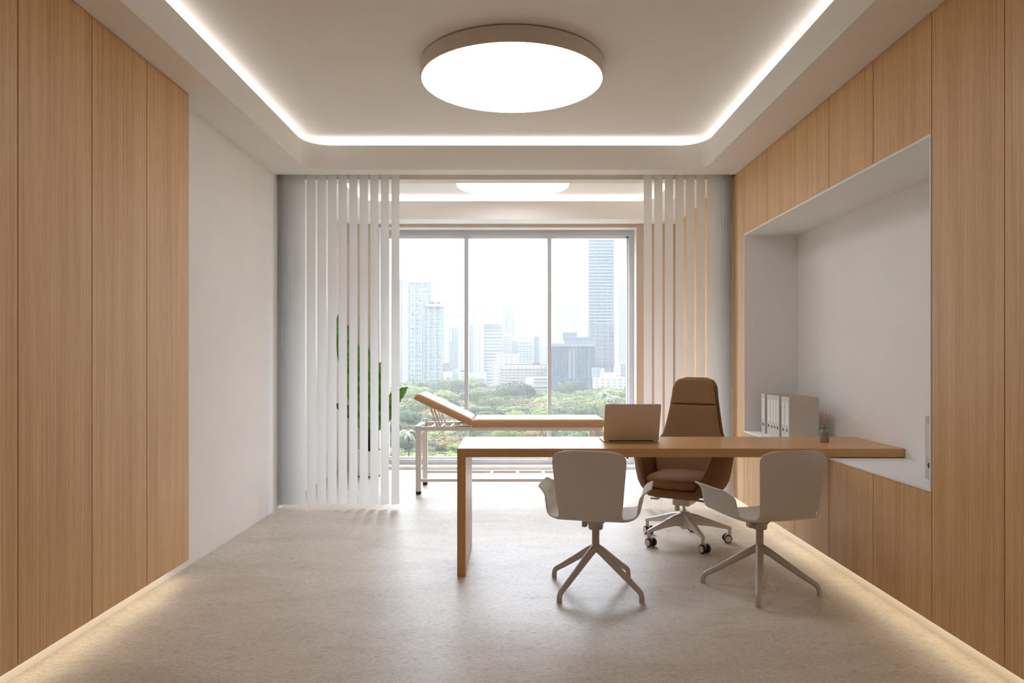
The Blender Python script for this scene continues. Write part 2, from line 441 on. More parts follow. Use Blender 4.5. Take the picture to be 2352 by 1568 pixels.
sbox('baseboard_right', (1.956, 2.302, ry[5]-.471*5, YF, 0, .1049), M['plinth'])
sbox('wall_partition', (1.88, 2.302, YN, ry[5]-.471*5, 0, ZS), M['wall'])
# LED strips under the floating fronts
t = thing('toe_kick_light', 'warm LED strip glowing under the oak fronts of the right wall', 'strip light', (1.9, 4.5, .1), group='warm toe-kick strip lights')
pbox('light_strip', (1.905, 1.925, .9, YF-.05, .0975, .1045), M['toe'], t)
t = thing('toe_kick_light', 'warm LED strip glowing under the oak fronts of the left wall', 'strip light', (-1.94, 2.2, .1), group='warm toe-kick strip lights')
pbox('light_strip', (-1.965, -1.945, .4, 4.12, .0945, .1015), M['toe'], t)

# niche lining (grey-white laminate) and counter
ny0, ny1, nz0, nz1 = ry[5], 5.747, .695, 2.269
bm = bmesh.new(); l = .012
box(bm, 2.29, 2.3015, ny0, ny1, .68, nz1+l)              # back
box(bm, RX-.003, 2.29, ny0+.0012, ny1-.0012, nz1, nz1+l)   # top
box(bm, RX-.003, 2.29, ny1-l, ny1-.0012, nz0, nz1)         # far end
box(bm, RX-.003, 2.29, ny0+.0012, ny0+l, nz0, nz1)         # near end
struct('trim_3', bm, M['laminate'], bevel=.001)
ct = tag(mk('countertop', (lambda b: (box(b, RX-.004, 2.2895, ny0+.0012, ny1-.0012, .6815, nz0-.0005), b)[1])(bmesh.new()), M['laminate'], bevel=.0015), 'pale grey counter on the low oak cupboards inside the niche', 'countertop')

# ------------------------------------------------------------ ceiling lamps
def lamp(y, label):
    t = thing('ceiling_lamp', label, 'lamp', (-.012, y, 2.991), group='round ceiling lamps')
    R = .562
    bm = bmesh.new()
    lathe(bm, [(R-.004, 0), (R, .004), (R, .092)], 128, cap0=False, cap1=True)
    lathe(bm, [(R-.008, .006), (R-.004, 0)], 128, cap0=False, cap1=False)
    mk('lamp_housing', bm, M['lampbody'], t, smooth=False)
    bm = bmesh.new(); lathe(bm, [(R-.02, .0995), (R-.02, .0925)], 96); mk('mounting_ring', bm, M['black'], t)
    bm = bmesh.new(); lathe(bm, [(R-.006, .001), (R-.006, .008)], 128); mk('lamp_diffuser', bm, M['lamp'], t)
    return t
lamp(4.408, 'large round flush ceiling lamp above the desk')
lamp(.75, 'added round ceiling lamp behind the view, filling the room with light')  # unseen lamp added behind the camera as fill light from the front
lamp(7.05, 'round flush ceiling lamp above the couch, partly hidden by the ceiling beam')

# ------------------------------------------------------------ vertical blinds
def slat_mesh():
    bm = bmesh.new(); w = .0835
    def f(u, v):
        return Vector(((u-.5)*w, .001*(1-(2*u-1)**2), .034 + v*(2.935-.034)))
    grid(bm, f, 7, 2)
    bmesh.ops.recalc_face_normals(bm, faces=bm.faces)
    me = bpy.data.meshes.new('slat'); bm.to_mesh(me); bm.free(); me.materials.append(M['slat'])
    for p in me.polygons: p.use_smooth = True
    return me
SL = slat_mesh()
def blind(label, xs, angs, x0, x1):
    t = thing('vertical_blind', label, 'blind', ((x0+x1)/2, 6.058, 0), group='vertical blinds of the partition')
    bm = bmesh.new(); box(bm, x0, x1, 6.03, 6.085, 2.94, 2.985); mk('head_rail', bm, M['whitemetal'], t, world=True)
    for x, a in zip(xs, angs):
        o = bpy.data.objects.new('slat', SL); COL.objects.link(o); o.parent = t
        o.location = (x-t.location.x, 0, 0); o.rotation_euler = (0, 0, a)
dg = math.radians
lx = [-1.009-.0898*k for k in range(10)] + [-1.862, -1.893, -1.918, -1.938, -1.953, -1.966, -1.980, -1.992]
blind('drawn white vertical blind on the left, in front of the potted plant', lx, [dg(46)]*10+[dg(50), dg(58), dg(66), dg(72), dg(76), dg(80), dg(82), dg(84)], -2.0, -.95)
rx = [1.140+.0903*k for k in range(7)] + [1.727, 1.757, 1.78, 1.799, 1.814, 1.828, 1.842]
blind('drawn white vertical blind on the right, behind the brown office chair', rx, [-dg(46)]*7+[-dg(52), -dg(62), -dg(70), -dg(76), -dg(80), -dg(82), -dg(84)], 1.08, 1.855)

# ------------------------------------------------------------ desk
DY0, DY1 = 4.163, 4.795
dk = thing('desk', 'long oak waterfall desk with one slab leg, its right end resting on the niche counter', 'desk', (1.0, 4.48, 0))
bm = bmesh.new()
vs = box(bm, -.3327, 2.288, DY0, DY1, .6995, .75)
vs[0].co.x += .0503; vs[3].co.x += .0503
mk('desktop', bm, M['oakdesk'], dk, world=True, bevel=.0012)
bm = bmesh.new()
vs = box(bm, -.3327, -.2827, DY0, DY1, 0, .7492)
vs[5].co.z = .6997; vs[6].co.z = .6997
mk('leg', bm, M['oakdeskv'], dk, world=True, bevel=.0012)

# ------------------------------------------------------------ white shell chairs
def shell_chair(name, label, x, y, rot, base_rot):
    t = thing(name, label, 'chair', (x, y, 0), rot, 'white shell visitor chairs')
    # profile of the centre line: s -> (yy, zz); chair faces +y
    prof = [(-.335, .808), (-.328, .74), (-.314, .66), (-.298, .58), (-.28, .51), (-.262, .465), (-.235, .437), (-.19, .424),
            (-.12, .420), (-.04, .418), (.05, .420), (.12, .424), (.165, .424), (.19, .414)]
    def P(s):
        q = s*(len(prof)-1); i = min(int(q), len(prof)-2); f = q-i
        p0 = prof[max(i-1, 0)]; p1 = prof[i]; p2 = prof[i+1]; p3 = prof[min(i+2, len(prof)-1)]
        r = []
        for k in (0, 1):
            r.append(.5*((2*p1[k]) + (p2[k]-p0[k])*f + (2*p0[k]-5*p1[k]+4*p2[k]-p3[k])*f*f + (3*p1[k]-p0[k]-3*p2[k]+p3[k])*f**3))
        return r
    bm = bmesh.new()
    ns, nu = 44, 15
    def halfw(s):
        if s < .36:
            w = .193 + (.165-.193)*max(0, (s-.06)/.30)
        else: w = .165 + .012*min(1, (s-.36)/.2)
        if s < .075: w -= .062*(1-math.sqrt(max(0, 1-(1-s/.075)**2)))
        if s > .93: w -= .03*(1-math.sqrt(max(0, 1-((s-.93)/.07)**2)))
        return w
    C = []
    for i in range(ns):
        s = i/(ns-1); yy, zz = P(s); row = []
        for j in range(nu):
            u = 2*j/(nu-1)-1; w = halfw(s)
            k = max(0, 1-s/.40)
            bow = .030*u*u*k                    # the back wraps forward at its edges
            dip = .010*(1-u*u)*(1 if s > .5 else 0)*min(1, (s-.5)/.15)
            crown = -.010*u**4 if s < .05 else 0
            row.append(bm.verts.new((u*w, yy+bow, zz-dip+crown*(1-s/.05))))
        C.append(row)
    for i in range(ns-1):
        for j in range(nu-1): bm.faces.new((C[i][j], C[i][j+1], C[i+1][j+1], C[i+1][j]))
    # arm wings grow from the seat edge between s0 and s1
    i0, i1 = 19, 41; na = 13
    for sg in (-1, 1):
        rows = []
        for i in range(i0, i1+1):
            f = (i-i0)/(i1-i0); s = i/(ns-1); base = C[i][nu-1 if sg > 0 else 0]; bx, by, bz = base.co
            row = [base]
            for a in range(1, na+1):
                q = a/na
                # cross-section: out, up, then flaring outward at the top
                ox = .070*math.sin(min(1, q/.38)*PI/2) + (.012*(q-.38)/.4 if q > .38 else 0) + (.044*((q-.76)/.24)**1.5 if q > .76 else 0)
                oz = .045*(1-math.cos(min(1, q/.38)*PI/2)) + (.120*(q-.38)/.62 if q > .38 else 0)
                if q > .9: oz -= .006*(q-.9)/.1
                # length in y shrinks towards the top; rear edge rakes forward
                tgt0 = -.190 + .02*q + (.055*((q-.7)/.3)**2 if q > .7 else 0); tgt1 = .165 + .02*q - (.02*((q-.8)/.2)**2 if q > .8 else 0)
                ty = tgt0 + (tgt1-tgt0)*f
                k = min(1, q/.30); ny = by*(1-k)+ty*k
                rise = 0.0
                row.append(bm.verts.new((bx+sg*ox, ny, bz*(1-k)+.4215*k+oz)))
            rows.append(row)
        for i in range(len(rows)-1):
            for a in range(na):
                q4 = (rows[i][a], rows[i][a+1], rows[i+1][a+1], rows[i+1][a])
                bm.faces.new(q4 if sg > 0 else q4[::-1])
    o = mk('seat_shell', bm, M['shell'], t, smooth=True, solid=.011, off=0)
    q = o.modifiers.new('bevel', 'BEVEL'); q.width = .0035; q.segments = 2; q.limit_method = 'ANGLE'; q.angle_limit = math.radians(50)
    q = o.modifiers.new('sub', 'SUBSURF'); q.levels = 1; q.render_levels = 1
    # mount, lever box, column, star base
    bm = bmesh.new()
    lathe(bm, [(.037, .333), (.040, .338), (.041, .360), (.046, .366), (.052, .372), (.075, .396), (.078, .402), (.078, .4045)], 32)
    mk('seat_mount', bm, M['chairleg'], t, smooth=True).modifiers.new('e', 'EDGE_SPLIT').split_angle = math.radians(40)
    bm = bmesh.new(); prism(bm, rrect(-.075, -.046, -.028, .022, .01, 5), .345, .39); mk('tilt_knob', bm, M['chairleg'], t, bevel=.003)
    bm = bmesh.new(); lathe(bm, [(.0205, .23), (.0205, .336)], 28); mk('column', bm, M['chairleg'], t, smooth=True).modifiers.new('e', 'EDGE_SPLIT')
    hb = bmesh.new(); lathe(hb, [(.006, .205), (.018, .209), (.0215, .222), (.0215, .25)], 28); mk('base_hub', hb, M['chairleg'], t, smooth=True)
    for k in range(4):
        a = base_rot - rot + PI/2*k; bm = bmesh.new(); R = .306; pts = []
        rad = []
        for p, z, r in ((.004, .232, .0225), (.05, .2065, .0212), (.14, .1475, .0185), (.235, .0865, .0160), (.268, .0665, .0152), (.286, .0555, .0148), (.298, .045, .0146), (.304, .032, .0145), (R, .018, .0145), (R, .0006, .0145)):
            pts.append((p*math.cos(a), p*math.sin(a), z)); rad.append(r)
        tube(bm, pts, rad, 16); mk('leg', bm, M['chairleg'], t, smooth=True).modifiers.new('e', 'EDGE_SPLIT').split_angle = math.radians(60)
    return t
shell_chair('shell_armchair', 'white moulded armchair on a four-star base in front of the laptop', .4535, 3.946, -dg(13), dg(45.3))
shell_chair('shell_armchair', 'white moulded armchair on a four-star base, closest to the niche and low cupboards', 1.364, 3.948, dg(13), dg(69.5))

# ------------------------------------------------------------ brown executive chair
def caster(t, px, py, a):
    c = bpy.data.objects.new('caster', None)
    bm = bmesh.new(); lathe(bm, [(.0125, .05), (.0125, .088)], 16); 
    box(bm, -.009, .009, -.026, .014, .02, .056)
    root = mk('caster', bm, M['whitemetal'], t, bevel=.002); root.location = (px, py, 0); root.rotation_euler = (0, 0, a)
    for s in (-1, 1):
        bm = bmesh.new(); tube(bm, [(s*.010, -.018, .029), (s*.0125, -.018, .029), (s*.0285, -.018, .029), (s*.031, -.018, .029)], [.0255, .0285, .0285, .0255], 28)
        mk('caster_wheel', bm, M['black'], root, smooth=True).modifiers.new('e', 'EDGE_SPLIT')
        bm = bmesh.new(); tube(bm, [(s*.030, -.018, .029), (s*.0318, -.018, .029), (s*.0325, -.018, .029)], [.0215, .0215, .020], 28)
        mk('wheel_cap', bm, M['whitemetal'], root)
def exec_chair():
    rot = -dg(31)
    t = thing('office_chair', 'high-backed brown upholstered office chair on casters behind the desk', 'chair', (1.195, 4.99, 0), rot)
    inv = -rot
    def spow(v, e): return math.copysign(abs(v)**e, v)
    # outer tub
    bm = bmesh.new()
    A, B, cyo = .290, .268, -.015
    def rim(al):
        a = abs(al)/PI           # 0 back .. 1 front
        back = .70; arm = .66; front = .385
        if a < .52: return back+(arm-back)*(a/.52)
        if a < .70: return arm
        f = min(1, (a-.70)/.16); f = f*f*(3-2*f)
        return arm+(front-arm)*f
    prof = [(.0, .358), (.35, .358), (.62, .362), (.80, .374), (.92, .402), (.975, .445), (1.0, .51), (1.01, .60), (1.0, 1)]
    def f(u, v):
        al = (u*2-1)*PI
        ex = .62
        px_, py_ = A*spow(math.sin(al), ex), cyo+B*spow(math.cos(al), ex)
        q = v*(len(prof)-1); i = min(int(q), len(prof)-2); fr = q-i
        r = prof[i][0]*(1-fr)+prof[i+1][0]*fr
        zr = rim(al)
        z0 = prof[i][1]; z1 = prof[i+1][1]
        z = z0*(1-fr)+z1*fr
        if z > .9 or i == len(prof)-2: z = .60*(1-fr)+zr*fr
        z = min(z, zr)
        # where the rim is low the wall stops there
        if zr < .60:
            zz = .358+(zr-.358)*max(0, min(1, (v-.25)/.75)); z = min(z, max(zz, .358)); 
            r = min(r, .0+prof[i][0]*(1-fr)+prof[i+1][0]*fr)
        flare = 1.0 - .10*max(0, (.6-z)/.25)
        return Vector((px_*r*flare, cyo+(py_-cyo)*r, z))
    grid(bm, f, 72, 30, wrap=True)
    bmesh.ops.remove_doubles(bm, verts=bm.verts, dist=.0004)
    o = mk('tub_shell', bm, M['fabric2'], t, smooth=True, solid=.030, off=1.0)
    q = o.modifiers.new('bevel', 'BEVEL'); q.width = .008; q.segments = 3; q.limit_method = 'ANGLE'; q.angle_limit = math.radians(55)
    # seat cushion
    bm = bmesh.new()
    def cush(u, v):
        al = u*2*PI; ex = .55
        hw, hd = .225, .245
        zc = .428; th = .045
        ph = (v-.5)*PI
        r = abs(math.cos(ph))**.28; zz = zc+th*spow(math.sin(ph), .55)
        x = hw*spow(math.cos(al), ex)*r; y = -.045+hd*spow(math.sin(al), ex)*r
        if zz > zc: zz += .012*(1-(x/hw)**2) - .006*(max(0, -y-.15)/.12)
        if y < 0: y *= 1.04-.10*(x/hw)**2
        return Vector((x, y, zz))
    grid(bm, cush, 64, 24, wrap=True); bmesh.ops.remove_doubles(bm, verts=bm.verts, dist=.0006)
    mk('seat_cushion', bm, M['fabric'], t, smooth=True)
    # back: outer shell, inner pad and head pad
    def outline(z):            # half width of the back at height z
        pts = [(.40, .235), (.55, .262), (.68, .258), (.735, .220), (.80, .205), (.90, .186), (1.0, .170), (1.08, .162)]
        for (z0, w0), (z1, w1) in zip(pts, pts[1:]):
            if z <= z1: return w0+(w1-w0)*max(0, (z-z0)/(z1-z0))
        return pts[-1][1]
    ztop = 1.138
    def hw(z):
        w = outline(z); r = .085
        if z > ztop-r:
            w -= r*(1-math.sqrt(max(0, 1-((z-(ztop-r))/r)**2)))
        return max(w, .01)
    def yb(z): return .135 + .115*max(0, (z-.42))/.72 + .012*math.sin((z-.42)*5)
    def pad(name, z0, z1, yoff, th, inset, mat, round_e=.35, zt=None):
        bm = bmesh.new()
        def g(u, v):
            al = u*2*PI; z = z0+(z1-z0)*v
            e = 1.0
            d = min(v, 1-v)*(z1-z0)
            if d < .02: e = math.sqrt(max(0, 1-(1-d/.02)**2))*.35+.65
            w = (hw(z)-inset)
            x = w*spow(math.cos(al), .28); y = yb(z)+yoff+th*e*spow(math.sin(al), .6) + .05*(x/.22)**2*-1*.55
            return Vector((x, y, z))
        V = grid(bm, g, 48, 40, wrap=True)
        for end in (0, 39):
            loop = [V[i][end] for i in range(48)]
            bm.faces.new(loop)
        return mk(name, bm, mat, t, smooth=True)
    pad('back_shell', .40, ztop, .040, .022, 0.0, M['fabric2'])
    pad('backrest', .43, .946, -.006, .030, .012, M['fabric'])
    pad('headrest', .948, ztop-.008, -.008, .034, .012, M['fabric'])
    # mechanism
    bm = bmesh.new(); prism(bm, rrect(-.06, .06, -.09, .10, .02, 5), .258, .330); mk('tilt_mechanism', bm, M['whitemetal'], t, bevel=.006)
    for s, ya in ((1, -.03), (-1, .02)):
        bm = bmesh.new(); tube(bm, [(s*.055, ya, .300), (s*.12, ya-.005, .297), (s*.215, ya-.01, .288)], [.010, .008, .007], 12)
        bm2 = box(bm, s*.20-.012 if s > 0 else s*.245, s*.245 if s > 0 else s*.20+.012, ya-.035, ya+.03, .268, .281)
        mk('lever', bm, M['chairleg'], t, bevel=.003)
    bm = bmesh.new(); tube(bm, [(-.038, -.045, .216), (-.038, -.045, .259)], [.021, .017], 20); mk('tension_knob', bm, M['chrome'], t, bevel=.002)
    bm = bmesh.new(); lathe(bm, [(.024, .205), (.024, .218), (.0135, .219), (.0135, .262)], 24); mk('gas_lift', bm, M['chrome'], t, smooth=True).modifiers.new('e', 'EDGE_SPLIT')
    bm = bmesh.new(); lathe(bm, [(.024, .085), (.028, .09), (.034, .13), (.036, .195), (.030, .206)], 28); mk('base_hub', bm, M['whitemetal'], t, smooth=True).modifiers.new('e', 'EDGE_SPLIT')
    for k in range(5):
        a = dg(279+72*k)+inv
        ca, sa = math.cos(a), math.sin(a)
        bm = bmesh.new(); secs = []
        for p, zt, zb_, w0, w1 in ((.02, .202, .100, .026, .021), (.09, .186, .114, .022, .016), (.18, .155, .108, .018, .013), (.28, .122, .094, .015, .012), (.320, .108, .0875, .013, .011)):
            ring = [(p, -w1, zb_), (p, w1, zb_), (p, w0, zt-.006), (p, w0*.55, zt), (p, -w0*.55, zt), (p, -w0, zt-.006)]
            secs.append([bm.verts.new((x*ca-y*sa, x*sa+y*ca, z)) for x, y, z in ring])
        for i in range(len(secs)-1):
            for j in range(6): bm.faces.new((secs[i][j], secs[i][(j+1)%6], secs[i+1][(j+1)%6], secs[i+1][j]))
        bm.faces.new(secs[0][::-1]); bm.faces.new(secs[-1])
        mk('base_leg', bm, M['whitemetal'], t, bevel=.003)
        caster(t, .308*ca, .308*sa, [dg(60), dg(-60), dg(-80), dg(50), dg(65)][k]+inv+rot)
    return t
exec_chair()

# ------------------------------------------------------------ laptop
lp = thing('laptop', 'open champagne-coloured aluminium laptop on the desk, lid towards the camera', 'laptop', (.735, 4.58, .75))
def slab(x0, x1, y0, y1, r, z0, z1, mat, name, parent, M4=None, bevel=.0015):
    bm = bmesh.new(); prism(bm, rrect(x0, x1, y0, y1, r, 8), z0, z1, M4); return mk(name, bm, mat, parent, bevel=bevel)
slab(-.173, .173, -.118, .118, .010, .001, .0125, M['alu'], 'laptop_base', lp)
slab(-.145, .145, -.095, .005, .003, .0126, .0134, M['keys'], 'keyboard', lp, bevel=0)
hing = Matrix.Translation((0, -.116, .0125)) @ Euler((dg(90+19), 0, 0)).to_matrix().to_4x4()
# lid: hinge at the edge nearest the camera, leaning towards it
slab(-.173, .173, 0, .247, .012, -.0035, .0025, M['alu'], 'laptop_lid', lp, hing)
slab(-.166, .166, .008, .240, .006, -.0042, -.0036, M['screen'], 'screen', lp, hing, bevel=0)
bm = bmesh.new(); tube(bm, [(-.14, -.115, .0115), (.14, -.115, .0115)], .0055, 12); mk('hinge', bm, M['keys'], lp)

# ------------------------------------------------------------ reed diffuser
rd = thing('reed_diffuser', 'small grey stoneware reed diffuser bottle on the right half of the desk', 'diffuser', (1.958, 4.485, .75))
bm = bmesh.new(); lathe(bm, [(.026, 0), (.0285, .002), (.029, .062), (.027, .069), (.018, .077), (.0135, .080), (.013, .089), (.0145, .091), (.0145, .0955), (.009, .0955), (.0085, .08)], 40, cap1=True)
mk('bottle', bm, M['ceramic'], rd, smooth=True).modifiers.new('e', 'EDGE_SPLIT').split_angle = math.radians(50)
for dx, dy, h in ((-.032, -.004, .183), (-.006, .012, .188), (.001, -.012, .19), (.006, .004, .186), (.019, .01, .181), (.031, -.006, .178)):
    bm = bmesh.new(); tube(bm, [(dx*-.12, dy*-.12, .082), (dx, dy, h)], .0016, 8); mk('reed', bm, M['reed'], rd)

# ------------------------------------------------------------ binders
def binder(y0, y1, x0, label, group=None, h=.3065, d=.212):
    th = y1-y0
    t = thing('ring_binder', label, 'binder', (x0+d/2, (y0+y1)/2, .695), group=group)
    L = lambda a, b_, c, e, f, g: pbox
    bm = bmesh.new(); c = .0025
    box(bm, x0, x0+c, y0, y1, .695, .695+h); box(bm, x0+c, x0+d, y0, y0+c, .695, .695+h); box(bm, x0+c, x0+d, y1-c, y1, .695, .695+h)
    mk('cover', bm, M['binder'], t, world=True, bevel=.0008)
    pbox('paper_block', (x0+.012, x0+d-.012, y0+c+.004, y1-c-.006, .701, .695+h-.012), M['pages'], t)
    pbox('spine_label', (x0-.0008, x0-.0001, y0+th*.14, y1-th*.14, .695+.105, .695+h-.035), M['paper'], t)
    bm = bmesh.new(); cyy, cz = (y0+y1)/2, .695+.068
    tube(bm, [(x0-.002, cyy, cz), (x0+.0005, cyy, cz)], .0135, 24); ring = mk('finger_ring', bm, M['chrome'], t, world=True)
    bm = bmesh.new(); tube(bm, [(x0-.0028, cyy, cz), (x0-.0019, cyy, cz)], .0098, 24); mk('finger_hole', bm, M['black'], t, world=True)
    return t
bl = [(5.524, 5.603, 'standing alone next to the far niche end'), (5.404, 5.478, 'first after the far gap in the row'), (5.347, 5.4030, 'left neighbour of the middle trio'),
      (5.289, 5.3460, 'middle of the middle trio'), (5.230, 5.2880, 'right end of the middle trio before the gap'), (5.1215, 5.184, 'second nearest the camera'), (5.039, 5.1205, 'nearest the camera, showing its whole grey cover')]
for y0, y1, w_ in bl:
    binder(y0, y1, 1.95, 'grey ring binder in the niche, ' + w_, 'grey ring binders in the niche')
binder(3.385, 3.458, 2.0, 'grey ring binder alone at the near right end of the niche counter', 'grey ring binders in the niche', .302)

# ------------------------------------------------------------ treatment couch
bd = thing('treatment_couch', 'tan padded treatment couch with raised backrest on a white steel frame before the window', 'treatment couch', (-.06, 6.95, 0))
FX0, FX1, FY0, FY1 = -.942, .83, 6.655, 7.215
def bbar(name, b, mat=None, bevel=.002): return pbox(name, b, mat or M['whitemetal'], bd, bevel=bevel)
bm = bmesh.new()
box(bm, FX0, FX1, FY0, FY0+.04, .600, .636); box(bm, FX0, FX1, FY1-.04, FY1, .600, .636)
box(bm, FX0, FX0+.05, FY0+.04, FY1-.04, .602, .634); box(bm, FX1-.05, FX1, FY0+.04, FY1-.04, .602, .634)
mk('top_frame', bm, M['whitemetal'], bd, world=True, bevel=.002)
for k in range(6):
    x = -.80+.09*k
    bbar('frame_slat', (x, x+.022, FY0+.04, FY1-.04, .606, .622))
for x in (FX0+.02, FX1-.072):
    for y in (FY0+.005, FY1-.055):
        lg = bbar('leg', (x, x+.05, y, y+.05, .03, .600))
        bm = bmesh.new(); lathe(bm, [(.018, 0), (.026, .006), (.027, .03)], 24, c=(x+.025, y+.025, 0)); mk('rubber_foot', bm, M['black'], lg)
        for ob in (lg.children[0],): ob.data.transform(Matrix.Translation(-Vector(bd.location)))
for y in (FY0+.018, FY1-.045): bbar('lower_rail', (FX0+.07, FX1-.072, y, y+.026, .118, .145))
for x in (FX0+.03, FX1-.06): bbar('cross_rail', (x, x+.03, FY0+.055, FY1-.055, .555, .595))
for x in (-.235, .022, .279, .536): bbar('shelf_bar', (x, x+.028, FY0+.044, FY1-.045, .132, .1445))
for x in (FX0+.004, FX0+.004):
    pass
for y in (FY0+.006, FY1-.03): bbar('end_cap', (FX0+.012, FX0+.07, y, y+.018, .6362, .640), M['black'], 0)
for x in (-.33, ):
    pass
def cushion(name, x0, x1, y0, y1, th, M4):
    bm = bmesh.new(); r = .038
    xs = [x0, x0+.006, x0+.018, x0+.04, x0+.08] + [x0+.08+(x1-x0-.16)*k/6 for k in range(1, 6)] + [x1-.08, x1-.04, x1-.018, x1-.006, x1]
    def prof(x, lo, hi):
        d = min(x-lo, hi-x)/r
        return 1.0 if d >= 1 else math.sqrt(max(0, 1-(1-max(d, 0))**2))
    ysl = [y0, y0+.005, y0+.014, y0+.028, y0+.045, y0+.09, (y0+y1)/2, y1-.09, y1-.045, y1-.028, y1-.014, y1-.005, y1]
    top = []; bot = []
    for x in xs:
        rt, rb = [], []
        for y in ysl:
            e = min(prof(x, x0, x1), prof(y, y0, y1)); e = .30+.70*e
            soft = .004*math.cos((x-x0)/(x1-x0)*PI-PI/2)*math.cos((y-y0)/(y1-y0)*PI-PI/2)
            rt.append(bm.verts.new((x, y, .5*th*.35+.65*th*e*1.0+.17*th*e-.0*th+soft-.17*th*1.0+.0))); 
            rb.append(bm.verts.new((x, y, .0)))
        top.append(rt); bot.append(rb)
    nx, ny = len(xs), len(ysl)
    for i in range(nx-1):
        for j in range(ny-1):
            bm.faces.new((top[i][j], top[i+1][j], top[i+1][j+1], top[i][j+1])); bm.faces.new((bot[i][j+1], bot[i+1][j+1], bot[i+1][j], bot[i][j]))
    for i in range(nx-1):
        bm.faces.new((bot[i][0], bot[i+1][0], top[i+1][0], top[i][0])); bm.faces.new((top[i][-1], top[i+1][-1], bot[i+1][-1], bot[i][-1]))
    for j in range(ny-1):
        bm.faces.new((top[0][j], top[0][j+1], bot[0][j+1], bot[0][j])); bm.faces.new((bot[-1][j], bot[-1][j+1], top[-1][j+1], top[-1][j]))
    bmesh.ops.transform(bm, matrix=M4, verts=bm.verts)
    o = mk(name, bm, M['leather'], bd, smooth=True, world=True)
    q = o.modifiers.new('bevel', 'BEVEL'); q.width = .008; q.segments = 3; q.limit_method = 'ANGLE'; q.angle_limit = math.radians(40)
cushion('seat_pad', -.395, .865, 6.645, 7.225, .083, Matrix.Translation((0, 0, .6385)))
bx, bz, al = -.405, .642, dg(25.5)
Mb = Matrix.Translation((bx, 0, bz)) @ Euler((0, al, 0)).to_matrix().to_4x4() @ Matrix.Translation((0, 0, 0))
cushion('backrest_pad', -.590, 0, 6.645, 7.225, .083, Mb)
for y in (6.70, 7.15):
    bm = bmesh.new(); tube(bm, [(-.795, y, .845), (-.72, y, .625)], .007, 10); tube(bm, [(-.765, y, .832), (-.69, y, .625)], .007, 10)
    mk('support_strut', bm, M['whitemetal'], bd, world=True)
bm = bmesh.new(); box(bm, -.56, -.42, 6.72, 6.74, .628, .637); box(bm, -.56, -.42, 7.13, 7.15, .628, .637)
mk('hinge_plate', bm, M['black'], bd, world=True)

# ------------------------------------------------------------ potted plant
pl = thing('potted_plant', 'broad-leaved banana plant in a white pot, standing behind the left blind', 'plant', (-1.575, 7.72, 0))
bm = bmesh.new(); lathe(bm, [(.118, .012), (.128, .02), (.142, .27), (.142, .282), (.130, .284), (.126, .26)], 48, cap1=False); mk('pot', bm, M['pot'], pl, smooth=True).modifiers.new('e', 'EDGE_SPLIT')
bm = bmesh.new(); lathe(bm, [(.119, 0), (.119, .0118)], 48); mk('pot_base', bm, M['black'], pl)
bm = bmesh.new(); lathe(bm, [(.1285, .255), (.1285, .262)], 40); mk('soil', bm, M['soil'], pl)
def big_leaf(base, tip, width, bend, twist, face):
    """Banana-type blade from base to tip; 'face' is the direction the blade turns to."""
    base, tip = Vector(base), Vector(tip); L = (tip-base).length; d = (tip-base).normalized()
    side = d.cross(Vector(face)).normalized(); nrm = side.cross(d).normalized()
    bm = bmesh.new(); nu, nv = 9, 26
    def f(u, v):
        w = width*.5*(math.sin(PI*min(1, v*.93+.07))**.62)*(1-.25*v)
        if v > .985: w *= .2
        x = (u*2-1); c = base+d*L*v
        droop = -bend*v*v*L*.35
        p = c+Vector((0, 0, 1))*droop + side*x*w*math.cos(twist) + nrm*(abs(x)*w*.28 + .006*math.sin(v*60+x*2)*abs(x))
        return p
    grid(bm, f, nu, nv)
    o = mk('leaf', bm, M['leaf'], pl, smooth=True, solid=.0012)
    tb = bmesh.new(); tube(tb, [tuple(base+d*L*v+Vector((0,0,1))*(-bend*v*v*L*.35)-nrm*.004) for v in (0, .25, .5, .75, .95)], [.006, .005, .004, .003, .0015], 8)
    mk('midrib', tb, M['stem'], o)
def stem(pts, r0=.011, r1=.006):
    bm = bmesh.new(); n = len(pts); tube(bm, pts, [r0+(r1-r0)*i/(n-1) for i in range(n)], 10); mk('stem', bm, M['stem'], pl, smooth=True)
LV = [((.0, 0, .55), (-.34, .02, 1.80), .34, .1, 0, (.3, -1, .1)),
      ((.02, -.02, .62), (-.04, -.08, 1.52), .30, .15, 0, (-.2, -1, .2)),
      ((.03, .02, .55), (.42, .02, 1.02), .22, .25, 0, (-.2, -1, .5)),
      ((.04, -.03, .50), (.30, -.06, .80), .20, .4, 0, (.1, -1, .5)),
      ((-.02, -.03, .50), (-.15, -.14, 1.02), .22, .3, 0, (0, -1, .6)),
      ((-.01, .05, .50), (-.42, .12, .92), .17, .7, 0, (0, -.8, .8)),
      ((.0, .06, .55), (.10, .22, 1.30), .24, .2, 0, (.2, -1, .1))]
for i, (b_, tp, w_, be, tw, fc) in enumerate(LV):
    big_leaf(b_, tp, w_, be, tw, fc)
    stem([(b_[0]*.6, b_[1]*.6, .255), (b_[0]*.8, b_[1]*.8, .40), b_])

